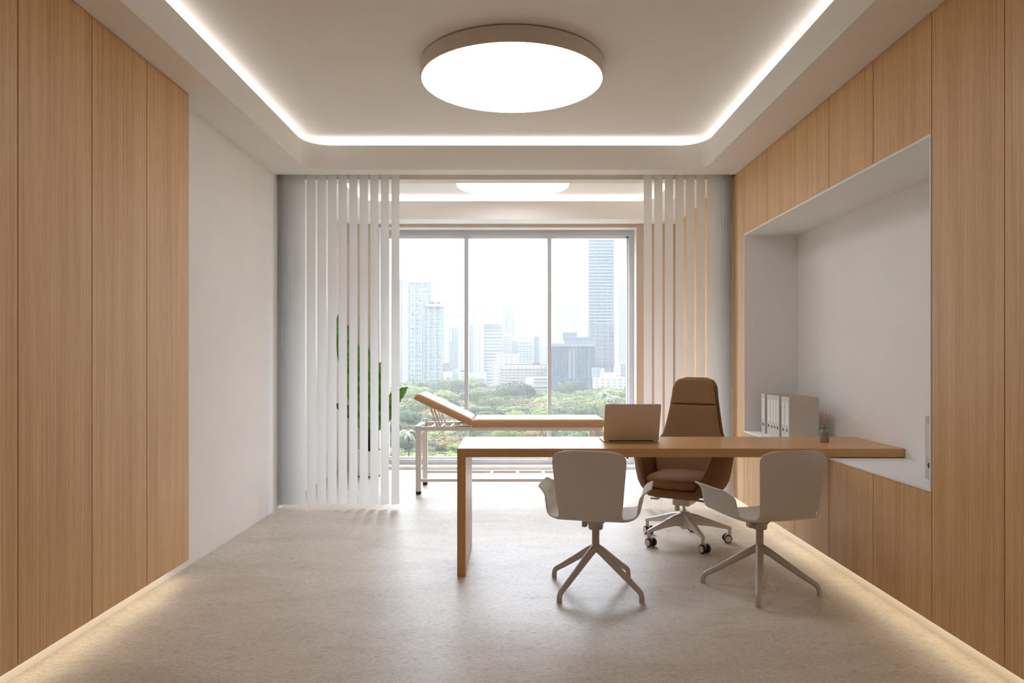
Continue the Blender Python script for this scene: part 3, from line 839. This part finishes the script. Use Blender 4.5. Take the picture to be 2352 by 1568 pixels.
# ------------------------------------------------------------ the city and the park outside
ZG = -44.0
FX, CX, HY = 1633.3, 1180.5, 822.0
def fac(name, wall, win, fh, cw, wf=.6, hf=.55, rough=.6):
    """Facade: storeys fh high, window bays cw wide, glazed share wf x hf of each bay."""
    m, nt, b = new_mat(name)
    geo = N(nt, 'ShaderNodeNewGeometry'); sp = N(nt, 'ShaderNodeSeparateXYZ'); nt.links.new(geo.outputs['Position'], sp.inputs[0])
    u = math_n(nt, 'ADD', sp.outputs[0], sp.outputs[1])
    fu = math_n(nt, 'FRACT', math_n(nt, 'DIVIDE', math_n(nt, 'ADD', u, 5000.0), cw)); fv = math_n(nt, 'FRACT', math_n(nt, 'DIVIDE', math_n(nt, 'ADD', sp.outputs[2], 500.0), fh))
    msk = math_n(nt, 'MULTIPLY', math_n(nt, 'LESS_THAN', fu, wf), math_n(nt, 'LESS_THAN', fv, hf))
    wn = N(nt, 'ShaderNodeTexWhiteNoise', noise_dimensions='3D'); cb = N(nt, 'ShaderNodeCombineXYZ')
    nt.links.new(math_n(nt, 'FLOOR', math_n(nt, 'DIVIDE', u, cw)), cb.inputs[0]); nt.links.new(math_n(nt, 'FLOOR', math_n(nt, 'DIVIDE', sp.outputs[2], fh)), cb.inputs[1])
    nt.links.new(cb.outputs[0], wn.inputs[0])
    wl = lin(*win); wh = tuple(min(1, c*1.7+.02) for c in wl[:3])+(1,)
    wc = ramp(nt, wn.outputs[0], [(0, wl), (1, wh)])
    nt.links.new(mixc(nt, msk, lin(*wall), wc), b.inputs['Base Color'])
    b.inputs['Roughness'].default_value = rough; b.inputs['Specular IOR Level'].default_value = .3
    return m
def flat(name, rgb): return plain(name, rgb, .75, var=.05, vscale=.05, spec=.2)
F = {
 'glassblue': fac('pale_blue_glass_facade', (184, 191, 193), (100, 122, 132), 3.4, 4.2, .82, .80),
 'glasspale': fac('pale_glass_facade', (191, 193, 193), (126, 144, 149), 3.6, 5.0, .86, .8),
 'greyres': fac('grey_residential_facade', (159, 160, 164), (91, 102, 112), 3.2, 3.6, .6, .6),
 'whitegrid': fac('white_apartment_facade', (203, 201, 198), (115, 124, 132), 3.3, 3.4, .55, .5),
 'whitedots': fac('white_punched_facade', (207, 206, 203), (117, 124, 130), 3.3, 6.0, .42, .38),
 'strip': fac('ribbon_window_facade', (191, 191, 193), (87, 103, 117), 4.6, 90.0, 1.0, .40),
 'darkglass': fac('dark_glass_facade', (111, 132, 146), (74, 96, 113), 4.0, 2.2, .8, .85),
 'darkgrid': fac('dark_gridded_facade', (134, 142, 151), (85, 95, 107), 5.2, 11.0, .82, .6),
 'blockdark': fac('dark_teal_block_facade', (92, 120, 129), (59, 85, 96), 7.0, 2.8, .7, .9),
 'brown': fac('rose_apartment_facade', (164, 154, 154), (100, 93, 99), 3.4, 3.0, .5, .55),
 'orange': fac('rose_brick_lowrise_facade', (206, 190, 182), (132, 128, 130), 3.6, 4.4, .5, .55),
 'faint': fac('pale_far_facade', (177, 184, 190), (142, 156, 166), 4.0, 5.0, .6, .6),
}
C_WHITE = flat('white_concrete', (207, 206, 203)); C_GREY = flat('grey_concrete', (147, 151, 156)); C_DARK = flat('dark_steel_teal', (70, 84, 93)); C_PINK = flat('rose_roof_edge', (196, 164, 152))
def at(px, y, D): return ((px-CX)*D/FX, (HY-y)*D/FX + 1.28)
def bld(label, x0, x1, yt, D, mat, depth=None, parts=(), cat='building', name='high_rise_building'):
    X0, zt = at(x0, yt, D); X1, _ = at(x1, yt, D); w = X1-X0; dp = depth or max(18, w*.7)
    t = thing(name, label, cat, ((X0+X1)/2, D+dp/2, ZG))
    pbox('facade', (X0, X1, D, D+dp, ZG, zt), mat, t)
    for p in parts:
        kind = p[0]
        if kind == 'box':      # ('box', name, x0, x1, ytop, ybot, dy0, dy1, mat)
            _, nm, a, b_, yt_, yb_, d0, d1, mt = p
            A, z1 = at(a, yt_, D); Bx, z0 = at(b_, yb_, D)
            pbox(nm, (A, Bx, D+d0, D+(d1 if d1 else dp), z0, z1), mt, t)
        elif kind == 'bands':  # floor slabs that stick out
            _, a, b_, ya, yb_, n, hpx, out, mt = p
            A, _ = at(a, ya, D); Bx, _ = at(b_, ya, D); bm = bmesh.new()
            for k in range(n):
                yy = ya+(yb_-ya)*k/max(1, n-1); _, z1 = at(a, yy, D); _, z0 = at(a, yy+hpx, D)
                box(bm, A-out*.3, Bx+out*.3, D-out, D+dp*.98, z0, z1)
            mk('floor_bands', bm, mt, t, world=True)
        elif kind == 'fins':   # vertical fins
            _, xs, ya, yb_, wpx, out, mt = p; bm = bmesh.new()
            for x in xs:
                A, z1 = at(x-wpx/2, ya, D); Bx, z0 = at(x+wpx/2, yb_, D); box(bm, A, Bx, D-out, D+.2, max(z0, ZG), z1)
            mk('facade_fins', bm, mt, t, world=True)
        elif kind == 'dome':
            _, a, b_, yt_, yb_, mt = p
            A, z1 = at(a, yt_, D); Bx, z0 = at(b_, yb_, D); r = (Bx-A)/2; bm = bmesh.new()
            lathe(bm, [(r*math.cos(q), (z1-z0)*math.sin(q)) for q in (0, .3, .6, .9, 1.2, 1.5)], 28, c=((A+Bx)/2, D+r, z0)); mk('dome', bm, mt, t, world=True, smooth=True)
        elif kind == 'hip':
            _, a, b_, yt_, yb_, mt = p
            A, z1 = at(a, yt_, D); Bx, z0 = at(b_, yb_, D); bm = bmesh.new()
            lo = [bm.verts.new(q) for q in ((A, D, z0), (Bx, D, z0), (Bx, D+dp, z0), (A, D+dp, z0))]
            m_ = (Bx-A)*.33; hi = [bm.verts.new(q) for q in ((A+m_, D+dp*.5, z1), (Bx-m_, D+dp*.5, z1))]
            bm.faces.new((lo[0], lo[1], hi[1], hi[0])); bm.faces.new((lo[2], lo[3], hi[0], hi[1])); bm.faces.new((lo[1], lo[2], hi[1])); bm.faces.new((lo[3], lo[0], hi[0])); bm.faces.new(lo[::-1])
            mk('roof', bm, mt, t, world=True)
        elif kind == 'bush':
            _, a, b_, yt_, yb_ = p
            A, z1 = at(a, yt_, D); Bx, z0 = at(b_, yb_, D); bm = bmesh.new()
            bmesh.ops.create_icosphere(bm, subdivisions=2, radius=1, matrix=Matrix.Translation(((A+Bx)/2, D+(Bx-A), (z0+z1)/2)) @ Matrix.Diagonal(((Bx-A)/2, (Bx-A)/2, (z1-z0)/2, 1)))
            mk('roof_tree', bm, M['crown2'], t, world=True, smooth=True)
    return t

def crown_mat(name, lo, mid, hi, hue=.03):
    m, nt, b = new_mat(name)
    geo = N(nt, 'ShaderNodeNewGeometry'); oi = N(nt, 'ShaderNodeObjectInfo')
    no = N(nt, 'ShaderNodeTexNoise', i_Scale=.55, i_Detail=3.0); nt.links.new(geo.outputs['Position'], no.inputs['Vector'])
    rp = math_n(nt, 'ADD', math_n(nt, 'MULTIPLY', geo.outputs['Random Per Island'], .45), math_n(nt, 'MULTIPLY', no.outputs[0], .55))
    c = ramp(nt, rp, [(.25, lin(*lo)), (.5, lin(*mid)), (.78, lin(*hi))])
    h = N(nt, 'ShaderNodeHueSaturation')
    nt.links.new(math_n(nt, 'ADD', .5-hue/2, math_n(nt, 'MULTIPLY', oi.outputs['Random'], hue)), h.inputs['Hue'])
    nt.links.new(math_n(nt, 'ADD', .75, math_n(nt, 'MULTIPLY', oi.outputs['Random'], .5)), h.inputs['Value'])
    nt.links.new(c, h.inputs['Color']); nt.links.new(h.outputs[0], b.inputs['Base Color'])
    b.inputs['Roughness'].default_value = .8; b.inputs['Specular IOR Level'].default_value = .15
    return m
M['crown0'] = crown_mat('olive_foliage', (48, 58, 28), (92, 102, 52), (132, 134, 78))
M['crown1'] = crown_mat('bright_yellow_green_foliage', (62, 74, 30), (110, 122, 54), (150, 156, 80))
M['crown2'] = crown_mat('dark_green_foliage', (38, 52, 28), (72, 90, 48), (108, 120, 68))
M['crown3'] = crown_mat('ochre_foliage', (70, 62, 32), (128, 112, 58), (166, 146, 84))
M['bark'] = plain('grey_bark', (96, 86, 74), .9, var=.2)
M['park'] = plain('park_ground', (62, 80, 42), .95, var=.4, vscale=.08)

def tree_mesh(k, flat_, rng):
    """Crown of unit radius: lumpy blobs under a coat of leaf clumps; the trunk is the second material."""
    bm = bmesh.new(); blobs = []
    nb = 9 if flat_ else 8
    for i in range(nb):
        a = 2*PI*i/nb+rng.uniform(-.3, .3); rr = rng.uniform(.35, .62) if i else 0
        z = rng.uniform(-.06, .10) if flat_ else rng.uniform(-.35, .40)
        blobs.append((Vector((rr*math.cos(a), rr*math.sin(a), z)), rng.uniform(.30, .46), rng.uniform(.40, .60) if flat_ else rng.uniform(.7, .95)))
    blobs.append((Vector((0, 0, .12 if flat_ else .35)), .5, .5 if flat_ else .9))
    for c, r, sq in blobs:
        ret = bmesh.ops.create_icosphere(bm, subdivisions=2, radius=1.0)
        for v in ret['verts']:
            q = v.co.copy(); d = 1+.22*noise.noise(q*2.3+c*9)
            v.co = c+Vector((q.x*r*d, q.y*r*d, q.z*r*sq*d))*.93
    for c, r, sq in blobs:
        for _ in range(400):
            z = rng.uniform(-.45, 1); a = rng.uniform(0, 2*PI); s = math.sqrt(1-z*z); n = Vector((s*math.cos(a), s*math.sin(a), z))
            d = 1+.22*noise.noise(n*2.3+c*9)+rng.uniform(-.04, .09)
            p = c+Vector((n.x*r*d, n.y*r*d, n.z*r*sq*d)); sz = rng.uniform(.022, .046)
            nn = (n+Vector((rng.uniform(-.7, .7), rng.uniform(-.7, .7), rng.uniform(-.2, .9)))).normalized()
            t1 = nn.cross(Vector((rng.uniform(-1, 1), rng.uniform(-1, 1), rng.uniform(-1, 1)))).normalized()*sz; t2 = nn.cross(t1).normalized()*sz*.8
            vs = [bm.verts.new(p+t1*ca+t2*sa) for ca, sa in ((1, 0), (.3, .9), (-.8, .6), (-.9, -.5), (.1, -1))]
            bm.faces.new(vs)
    me = bpy.data.meshes.new('tree_crown'); bm.to_mesh(me); bm.free()
    for p in me.polygons: p.use_smooth = len(p.vertices) == 3
    return me
def trunk_mesh():
    bm = bmesh.new(); tube(bm, [(0, 0, -1.5), (.02, 0, -.9), (0, 0, -.2)], [.06, .045, .03], 8)
    for a in range(4): tube(bm, [(.01, 0, -.75), (.25*math.cos(a*1.6), .25*math.sin(a*1.6), -.25), (.4*math.cos(a*1.6), .4*math.sin(a*1.6), 0)], [.03, .02, .01], 6)
    me = bpy.data.meshes.new('trunk'); bm.to_mesh(me); bm.free(); me.materials.append(M['bark']); return me
rng = random.Random(11)
TM = {}
for ci in range(4):
    for v in range(2):
        me = tree_mesh(ci, ci in (0, 3) or v == 0, rng); me.materials.append(M['crown%d' % ci]); TM[(ci, v)] = me
TR = trunk_mesh()
kinds = ['olive-green spreading', 'bright yellow-green', 'dark green bushy', 'ochre-leaved spreading']
def zone(D): return 'below the towers' if D > 560 else ('in the middle park' if D > 330 else 'in the near park')
def pane(x, D):
    p = CX+FX*x/D
    return 'behind the left blind' if p < 900 else 'seen through the left pane' if p < 1071 else 'seen through the middle pane' if p < 1262 else 'seen through the right pane' if p < 1450 else 'behind the right blind'
D = 178.0; ntree = 0; row = 0
while D < 800:
    s = max(11.5, D*.050)
    x = -.205*D+rng.uniform(0, s)
    while x < .175*D:
        xx = x+rng.uniform(-.25, .25)*s; dd = D+rng.uniform(-.35, .35)*s
        r = rng.random(); ci = 0 if r < .48 else 2 if r < .70 else 1 if r < .87 else 3
        if dd < 260 and r > .55: ci = 1 if r < .8 else 2
        R = s*rng.uniform(.58, .86)*(1.0 if D < 500 else .92); top = ZG+rng.uniform(10, 15)+(R*.25)
        me = TM[(ci, rng.randrange(2))]
        o = thing('park_tree', f'{kinds[ci]} park tree {zone(dd)}, {pane(xx, dd)}', 'tree', (xx, dd, top-R*.45), rng.uniform(0, 6.28), 'trees of the park below the window')
        sc = (R, R, R*rng.uniform(.62, .85))
        cr = bpy.data.objects.new('crown', me); COL.objects.link(cr); cr.parent = o; cr.scale = sc
        if dd < 300:
            tk = bpy.data.objects.new('trunk', TR); COL.objects.link(tk); tk.parent = o; h = (top-R*.45-ZG)/1.5; tk.scale = (R*.7, R*.7, h)
        ntree += 1; x += s
    D += s*.95; row += 1
# palms
def palm(px_, py_, D, R, label):
    x, z = at(px_, py_, D); t = thing('palm_tree', label, 'tree', (x, D, z), group='palms in the park')
    bm = bmesh.new(); tube(bm, [(0, 0, ZG-z), (.2, 0, (ZG-z)*.5), (0, 0, 0)], [.28, .22, .18], 8); mk('trunk', bm, M['bark'], t)
    for k in range(15):
        a = 2*PI*k/15+rng.uniform(-.1, .1); el = rng.uniform(.1, 1.0); bm = bmesh.new(); n = 9; pr = []
        for i in range(n):
            v = i/(n-1); r_ = R*v*math.cos(el*.8); zz = R*(math.sin(el)*v*.9-.75*v*v)
            wd = R*.13*math.sin(PI*min(1, v*.9+.1))
            c = Vector((r_*math.cos(a), r_*math.sin(a), zz)); s_ = Vector((-math.sin(a), math.cos(a), 0))*wd
            pr.append((bm.verts.new(c-s_-Vector((0, 0, wd*.7))), bm.verts.new(c), bm.verts.new(c+s_-Vector((0, 0, wd*.7)))))
        for i in range(n-1):
            for j in (0, 1): bm.faces.new((pr[i][j], pr[i][j+1], pr[i+1][j+1], pr[i+1][j]))
        mk('frond', bm, M['palm'], t)
M['palm'] = leaf_mat('palm_frond', (112, 122, 92), (150, 156, 120), .2)
palm(938, 992, 172, 3.6, 'feathery palm in the park beside the left front leg of the couch')
palm(1390, 905, 430, 7.0, 'pale palm rising above the tree canopy, left of the right window jamb')
palm(1408, 912, 400, 6.0, 'pale palm above the canopy, closest to the right window jamb')

# towers and low blocks, left to right
bld('grey-blue apartment tower cut by the left blind', 895, 929, 641, 1010, F['greyres'], parts=[('fins', (900, 925), 641, 900, 1.6, 1.5, C_WHITE), ('box', 'roof_slab', 893, 931, 638.5, 642, -2, 0, C_WHITE)])
bld('tall pale glass tower with white corner frame on the left', 927, 990, 644, 900, F['glasspale'], parts=[
    ('fins', (929, 932.5, 936, 953.5, 968.5, 984), 646, 895, 1.7, 2.2, C_WHITE), ('box', 'roof_crown', 926, 988, 641.5, 649, -2.4, 0, C_WHITE),
    ('box', 'side_pier', 926, 938.5, 646, 900, -1.5, 8, C_WHITE), ('bands', 938, 990, 655, 880, 22, .7, 1.2, C_WHITE), ('box', 'balcony_stack', 984, 990.5, 656, 690, -3, 9, C_GREY)])
bld('shorter glass tower with roof garden beside the tall pale tower', 974, 1017, 700, 870, F['glassblue'], parts=[
    ('fins', (984, 999, 1014), 702, 895, 1.7, 2.0, C_WHITE), ('box', 'roof_overhang', 979, 1020, 698.5, 704, -5, 0, C_WHITE), ('bands', 974, 1017, 712, 880, 20, .7, 1.0, C_WHITE),
    ('bush', 985, 997, 690, 699), ('bush', 998, 1011, 690, 699), ('box', 'recessed_stair', 973.5, 979, 700, 880, -.6, 4, F['greyres'])])
bld('narrow white tower just left of the first mullion', 1017, 1030, 745, 1150, F['whitedots'])
bld('grey stepped tower left of the first mullion', 1031, 1068, 753, 1080, F['greyres'], parts=[('box', 'upper_block', 1044, 1068, 744, 756, 4, 0, C_GREY), ('box', 'balcony_wing', 1053, 1070, 748, 850, -6, 4, F['whitedots']), ('box', 'pier', 1034, 1038, 760, 783, -3, 3, C_WHITE)])
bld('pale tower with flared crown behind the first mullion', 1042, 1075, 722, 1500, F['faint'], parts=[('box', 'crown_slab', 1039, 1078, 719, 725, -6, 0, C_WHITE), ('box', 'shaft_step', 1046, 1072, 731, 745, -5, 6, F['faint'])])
bld('low blue-grey block at the foot of the stepped tower', 1017, 1033, 833, 880, F['greyres'], parts=[('box', 'annex', 1020, 1040, 853, 880, -14, -1, C_WHITE)], name='low_building')
bld('white low block left of the first mullion', 1052, 1071, 855, 840, F['whitedots'], name='low_building', parts=[('box', 'side_wing', 1043, 1055, 848, 880, 6, 18, F['glasspale'])])
bld('white low block right of the first mullion', 1074, 1116, 856, 860, C_WHITE, name='low_building', parts=[('box', 'wing', 1098, 1113, 868, 886, -12, -1, C_GREY)])
bld('blue-glass tower with stepped top in the middle pane', 1106, 1131, 680, 1500, F['glassblue'], parts=[('box', 'top_block', 1110, 1127, 668, 682, 6, 0, F['glassblue']), ('box', 'shoulder', 1103, 1107, 695, 745, 2, 0, F['whitegrid']), ('box', 'white_flank', 1127, 1136, 700, 745, -3, 0, F['whitegrid'])])
bld('white stepped apartment tower right of the first mullion', 1076, 1107, 700, 1350, F['whitegrid'], parts=[('box', 'gable_step', 1091, 1104, 694, 702, 4, 0, C_WHITE), ('box', 'rose_wing', 1077, 1090, 704, 745, -4, 3, F['brown'])])
bld('slender pale slab right behind the first mullion', 1074, 1090, 745, 1060, F['greyres'], parts=[('fins', (1077, 1088), 745, 860, 2.0, 1.5, C_WHITE)])
bld('broad office tower with ribbon windows under a domed top', 1089, 1154, 745, 1000, F['strip'], parts=[
    ('box', 'blank_flank', 1089, 1113, 744, 890, -3, 6, C_WHITE), ('fins', (1092, 1102.5, 1111), 746, 880, 1.1, 3.6, C_GREY), ('dome', 1095, 1134, 728, 741, C_WHITE),
    ('box', 'parapet', 1088, 1143, 740.5, 745, -3.4, 0, C_WHITE), ('fins', (1116, 1122.5, 1129, 1135.5, 1142, 1148.5), 749, 760, 3.2, 1.2, C_GREY)])
bld('blue tower with vertical white stripes in the middle pane', 1157.5, 1184, 720, 1400, F['darkglass'], parts=[('fins', (1160, 1165, 1170, 1174.5, 1179, 1183), 716, 765, 1.8, 2.4, C_WHITE), ('box', 'upper_step', 1163, 1179, 712, 722, 3, 0, F['darkglass'])])
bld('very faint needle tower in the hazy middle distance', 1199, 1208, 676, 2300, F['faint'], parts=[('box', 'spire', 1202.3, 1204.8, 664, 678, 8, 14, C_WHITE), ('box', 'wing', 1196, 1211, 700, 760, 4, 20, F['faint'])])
bld('grey box tower with white panel beyond the hip-roofed block', 1197, 1220, 742, 1550, C_GREY, parts=[('box', 'panel', 1207, 1214, 746, 751, -2, 3, C_WHITE), ('box', 'wing', 1186, 1198, 737, 770, 3, 0, F['faint'])])
bld('rose-brown apartment tower between the office and hip-roofed blocks', 1155, 1176, 772, 1120, F['brown'], parts=[('bands', 1155, 1176, 778, 810, 7, 1.2, 1.5, C_WHITE), ('box', 'top_block', 1157, 1177, 765, 773, 2, 12, C_WHITE)])
bld('large white hip-roofed block left of the second mullion', 1178, 1262, 772, 1000, F['whitegrid'], parts=[('hip', 1176, 1262, 752, 772, C_WHITE), ('box', 'glass_bay', 1227, 1236, 773, 835, -2, 4, F['darkglass'])])
bld('light-blue banded office block before the hip-roofed one', 1190, 1222, 786, 940, F['glassblue'], parts=[('box', 'left_wing', 1177, 1190, 783, 870, 2, 0, F['greyres']), ('bands', 1190, 1222, 792, 840, 9, 1.5, 1.0, C_WHITE), ('fins', (1187.5, 1192, 1196.5, 1201, 1205.5, 1210, 1214.5), 781, 786, 2.2, .5, C_WHITE)])
bld('white mid-rise with punched windows below the office tower', 1138, 1192, 814, 830, F['whitedots'], name='low_building', parts=[('box', 'step', 1131, 1150, 835, 890, -3, 0, F['whitedots']), ('box', 'roof_rim', 1138, 1193, 812.5, 815, -1, 0, C_WHITE)])
bld('long rose low-rise with dark roof storey before the second mullion', 1152, 1262, 838, 800, F['orange'], name='low_building', parts=[('box', 'dark_roof_storey', 1157, 1262, 836.5, 843, 3, 0, C_DARK), ('bands', 1152, 1262, 845, 878, 6, 1.6, 2.0, C_WHITE), ('box', 'roof_edge', 1184, 1224, 834, 836.6, 2, 20, C_PINK), ('box', 'curved_roof', 1224, 1240, 833, 842, 5, 30, C_DARK)])
bld('white slab block among the trees left of the second mullion', 1226, 1260, 866, 745, F['strip'], name='low_building', parts=[('box', 'blank_end', 1208, 1227, 867, 900, 2, 0, C_WHITE), ('bands', 1226, 1260, 868, 893, 5, 1.4, 1.5, C_WHITE)])
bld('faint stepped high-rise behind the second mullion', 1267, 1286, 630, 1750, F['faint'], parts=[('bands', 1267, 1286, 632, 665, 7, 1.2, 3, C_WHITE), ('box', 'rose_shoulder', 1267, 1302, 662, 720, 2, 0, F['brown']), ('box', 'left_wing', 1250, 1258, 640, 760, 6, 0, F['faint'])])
bld('white gridded apartment tower right of the second mullion', 1267, 1333, 702, 1180, F['whitegrid'], parts=[('box', 'upper_step', 1277, 1333, 694, 704, 4, 0, F['whitegrid']), ('box', 'tall_step', 1285, 1304, 676, 696, 6, 30, C_WHITE), ('fins', (1306, 1311, 1316, 1321, 1326, 1331), 699, 775, 1.1, 1.6, C_WHITE)])
bld('dark teal block with vertical fins and a boxed roof', 1258, 1367, 793, 770, F['blockdark'], parts=[
    ('box', 'roof_box', 1294, 1327, 762, 778, 8, 30, F['darkgrid']), ('box', 'roof_storey', 1297, 1366, 774, 790, 5, 0, F['darkgrid']), ('box', 'cornice', 1256, 1368, 789, 795, -1.5, 0, C_GREY),
    ('fins', (1262, 1271, 1280, 1288, 1297, 1303, 1329, 1338, 1347, 1357, 1365), 795, 862, 1.8, 1.6, C_DARK), ('fins', (1308.5, 1318), 805, 868, 4.0, .8, C_GREY)])
bld('very tall dark ribbed tower with white flank in the right pane', 1353.5, 1410, 430, 850, F['darkglass'], parts=[
    ('box', 'white_flank', 1336.5, 1353.5, 470, 773, 4, 0, C_WHITE), ('bands', 1353.5, 1410, 432, 741, 43, 1.3, 1.4, C_WHITE), ('box', 'lower_storeys', 1353, 1411, 742, 838, -1.6, 6, F['darkgrid']),
    ('fins', (1354, 1368, 1382, 1397, 1410), 742, 842, 1.4, 2.8, C_GREY), ('bands', 1353.5, 1410, 746, 835, 13, 1.0, 2.6, C_GREY)])
bld('slim blue high-rise at the right edge of the window', 1420, 1438, 648, 1220, F['glassblue'], parts=[('box', 'white_wing', 1412, 1421, 651, 860, 4, 0, F['whitedots']), ('fins', (1421, 1438), 648, 850, 1.5, 2, C_WHITE), ('box', 'side_wing', 1438, 1446, 658, 860, 6, 0, F['faint'])])
bld('white low hospital-like block under the very tall tower', 1367, 1441, 868, 725, F['whitedots'], name='low_building', parts=[('box', 'upper_step', 1382, 1414, 856, 870, 4, 20, C_WHITE), ('box', 'stair_tower', 1384, 1390, 846, 858, 8, 14, C_WHITE), ('box', 'grey_annex', 1366, 1382, 845, 870, 12, 30, C_GREY)])
bld('banded white block at the right jamb of the window', 1425, 1452, 834, 900, F['strip'], name='low_building', parts=[('bands', 1425, 1452, 836, 866, 8, 1.6, 1, C_WHITE)])

# ground and the haze over the city
bm = bmesh.new()
def gr(u, v): return Vector((-700+1400*u, 60+1900*v, ZG+.8*noise.noise(Vector((u*60, v*60, 0)))))
grid(bm, gr, 50, 60); struct('ground', bm, M['park'])
bm = bmesh.new()
def un(u, v):
    y = 120+690*v; x = (-.9+1.8*u)*y
    return Vector((x, y, ZG+3.0+1.6*noise.noise(Vector((x*.09, y*.09, 0)))+1.0*noise.noise(Vector((x*.3, y*.3, 4)))))
grid(bm, un, 300, 170)
tag(mk('undergrowth', bm, M['crown2'], smooth=True), 'dense shrubs filling the park between the tree crowns', 'undergrowth', kind='stuff')
m = bpy.data.materials.new('haze'); m.use_nodes = True; nt = m.node_tree; nt.nodes.remove(nt.nodes['Principled BSDF'])
vs_ = N(nt, 'ShaderNodeVolumeScatter'); vs_.inputs['Color'].default_value = (.29, .293, .296, 1); vs_.inputs['Density'].default_value = HAZE; vs_.inputs['Anisotropy'].default_value = .0
nt.links.new(vs_.outputs[0], nt.nodes['Material Output'].inputs['Volume'])
bm = bmesh.new(); box(bm, -900, 900, 12, 2600, ZG-6, 190)
tag(mk('haze', bm, m), 'pale bright haze over the park and the city', 'haze', kind='stuff')
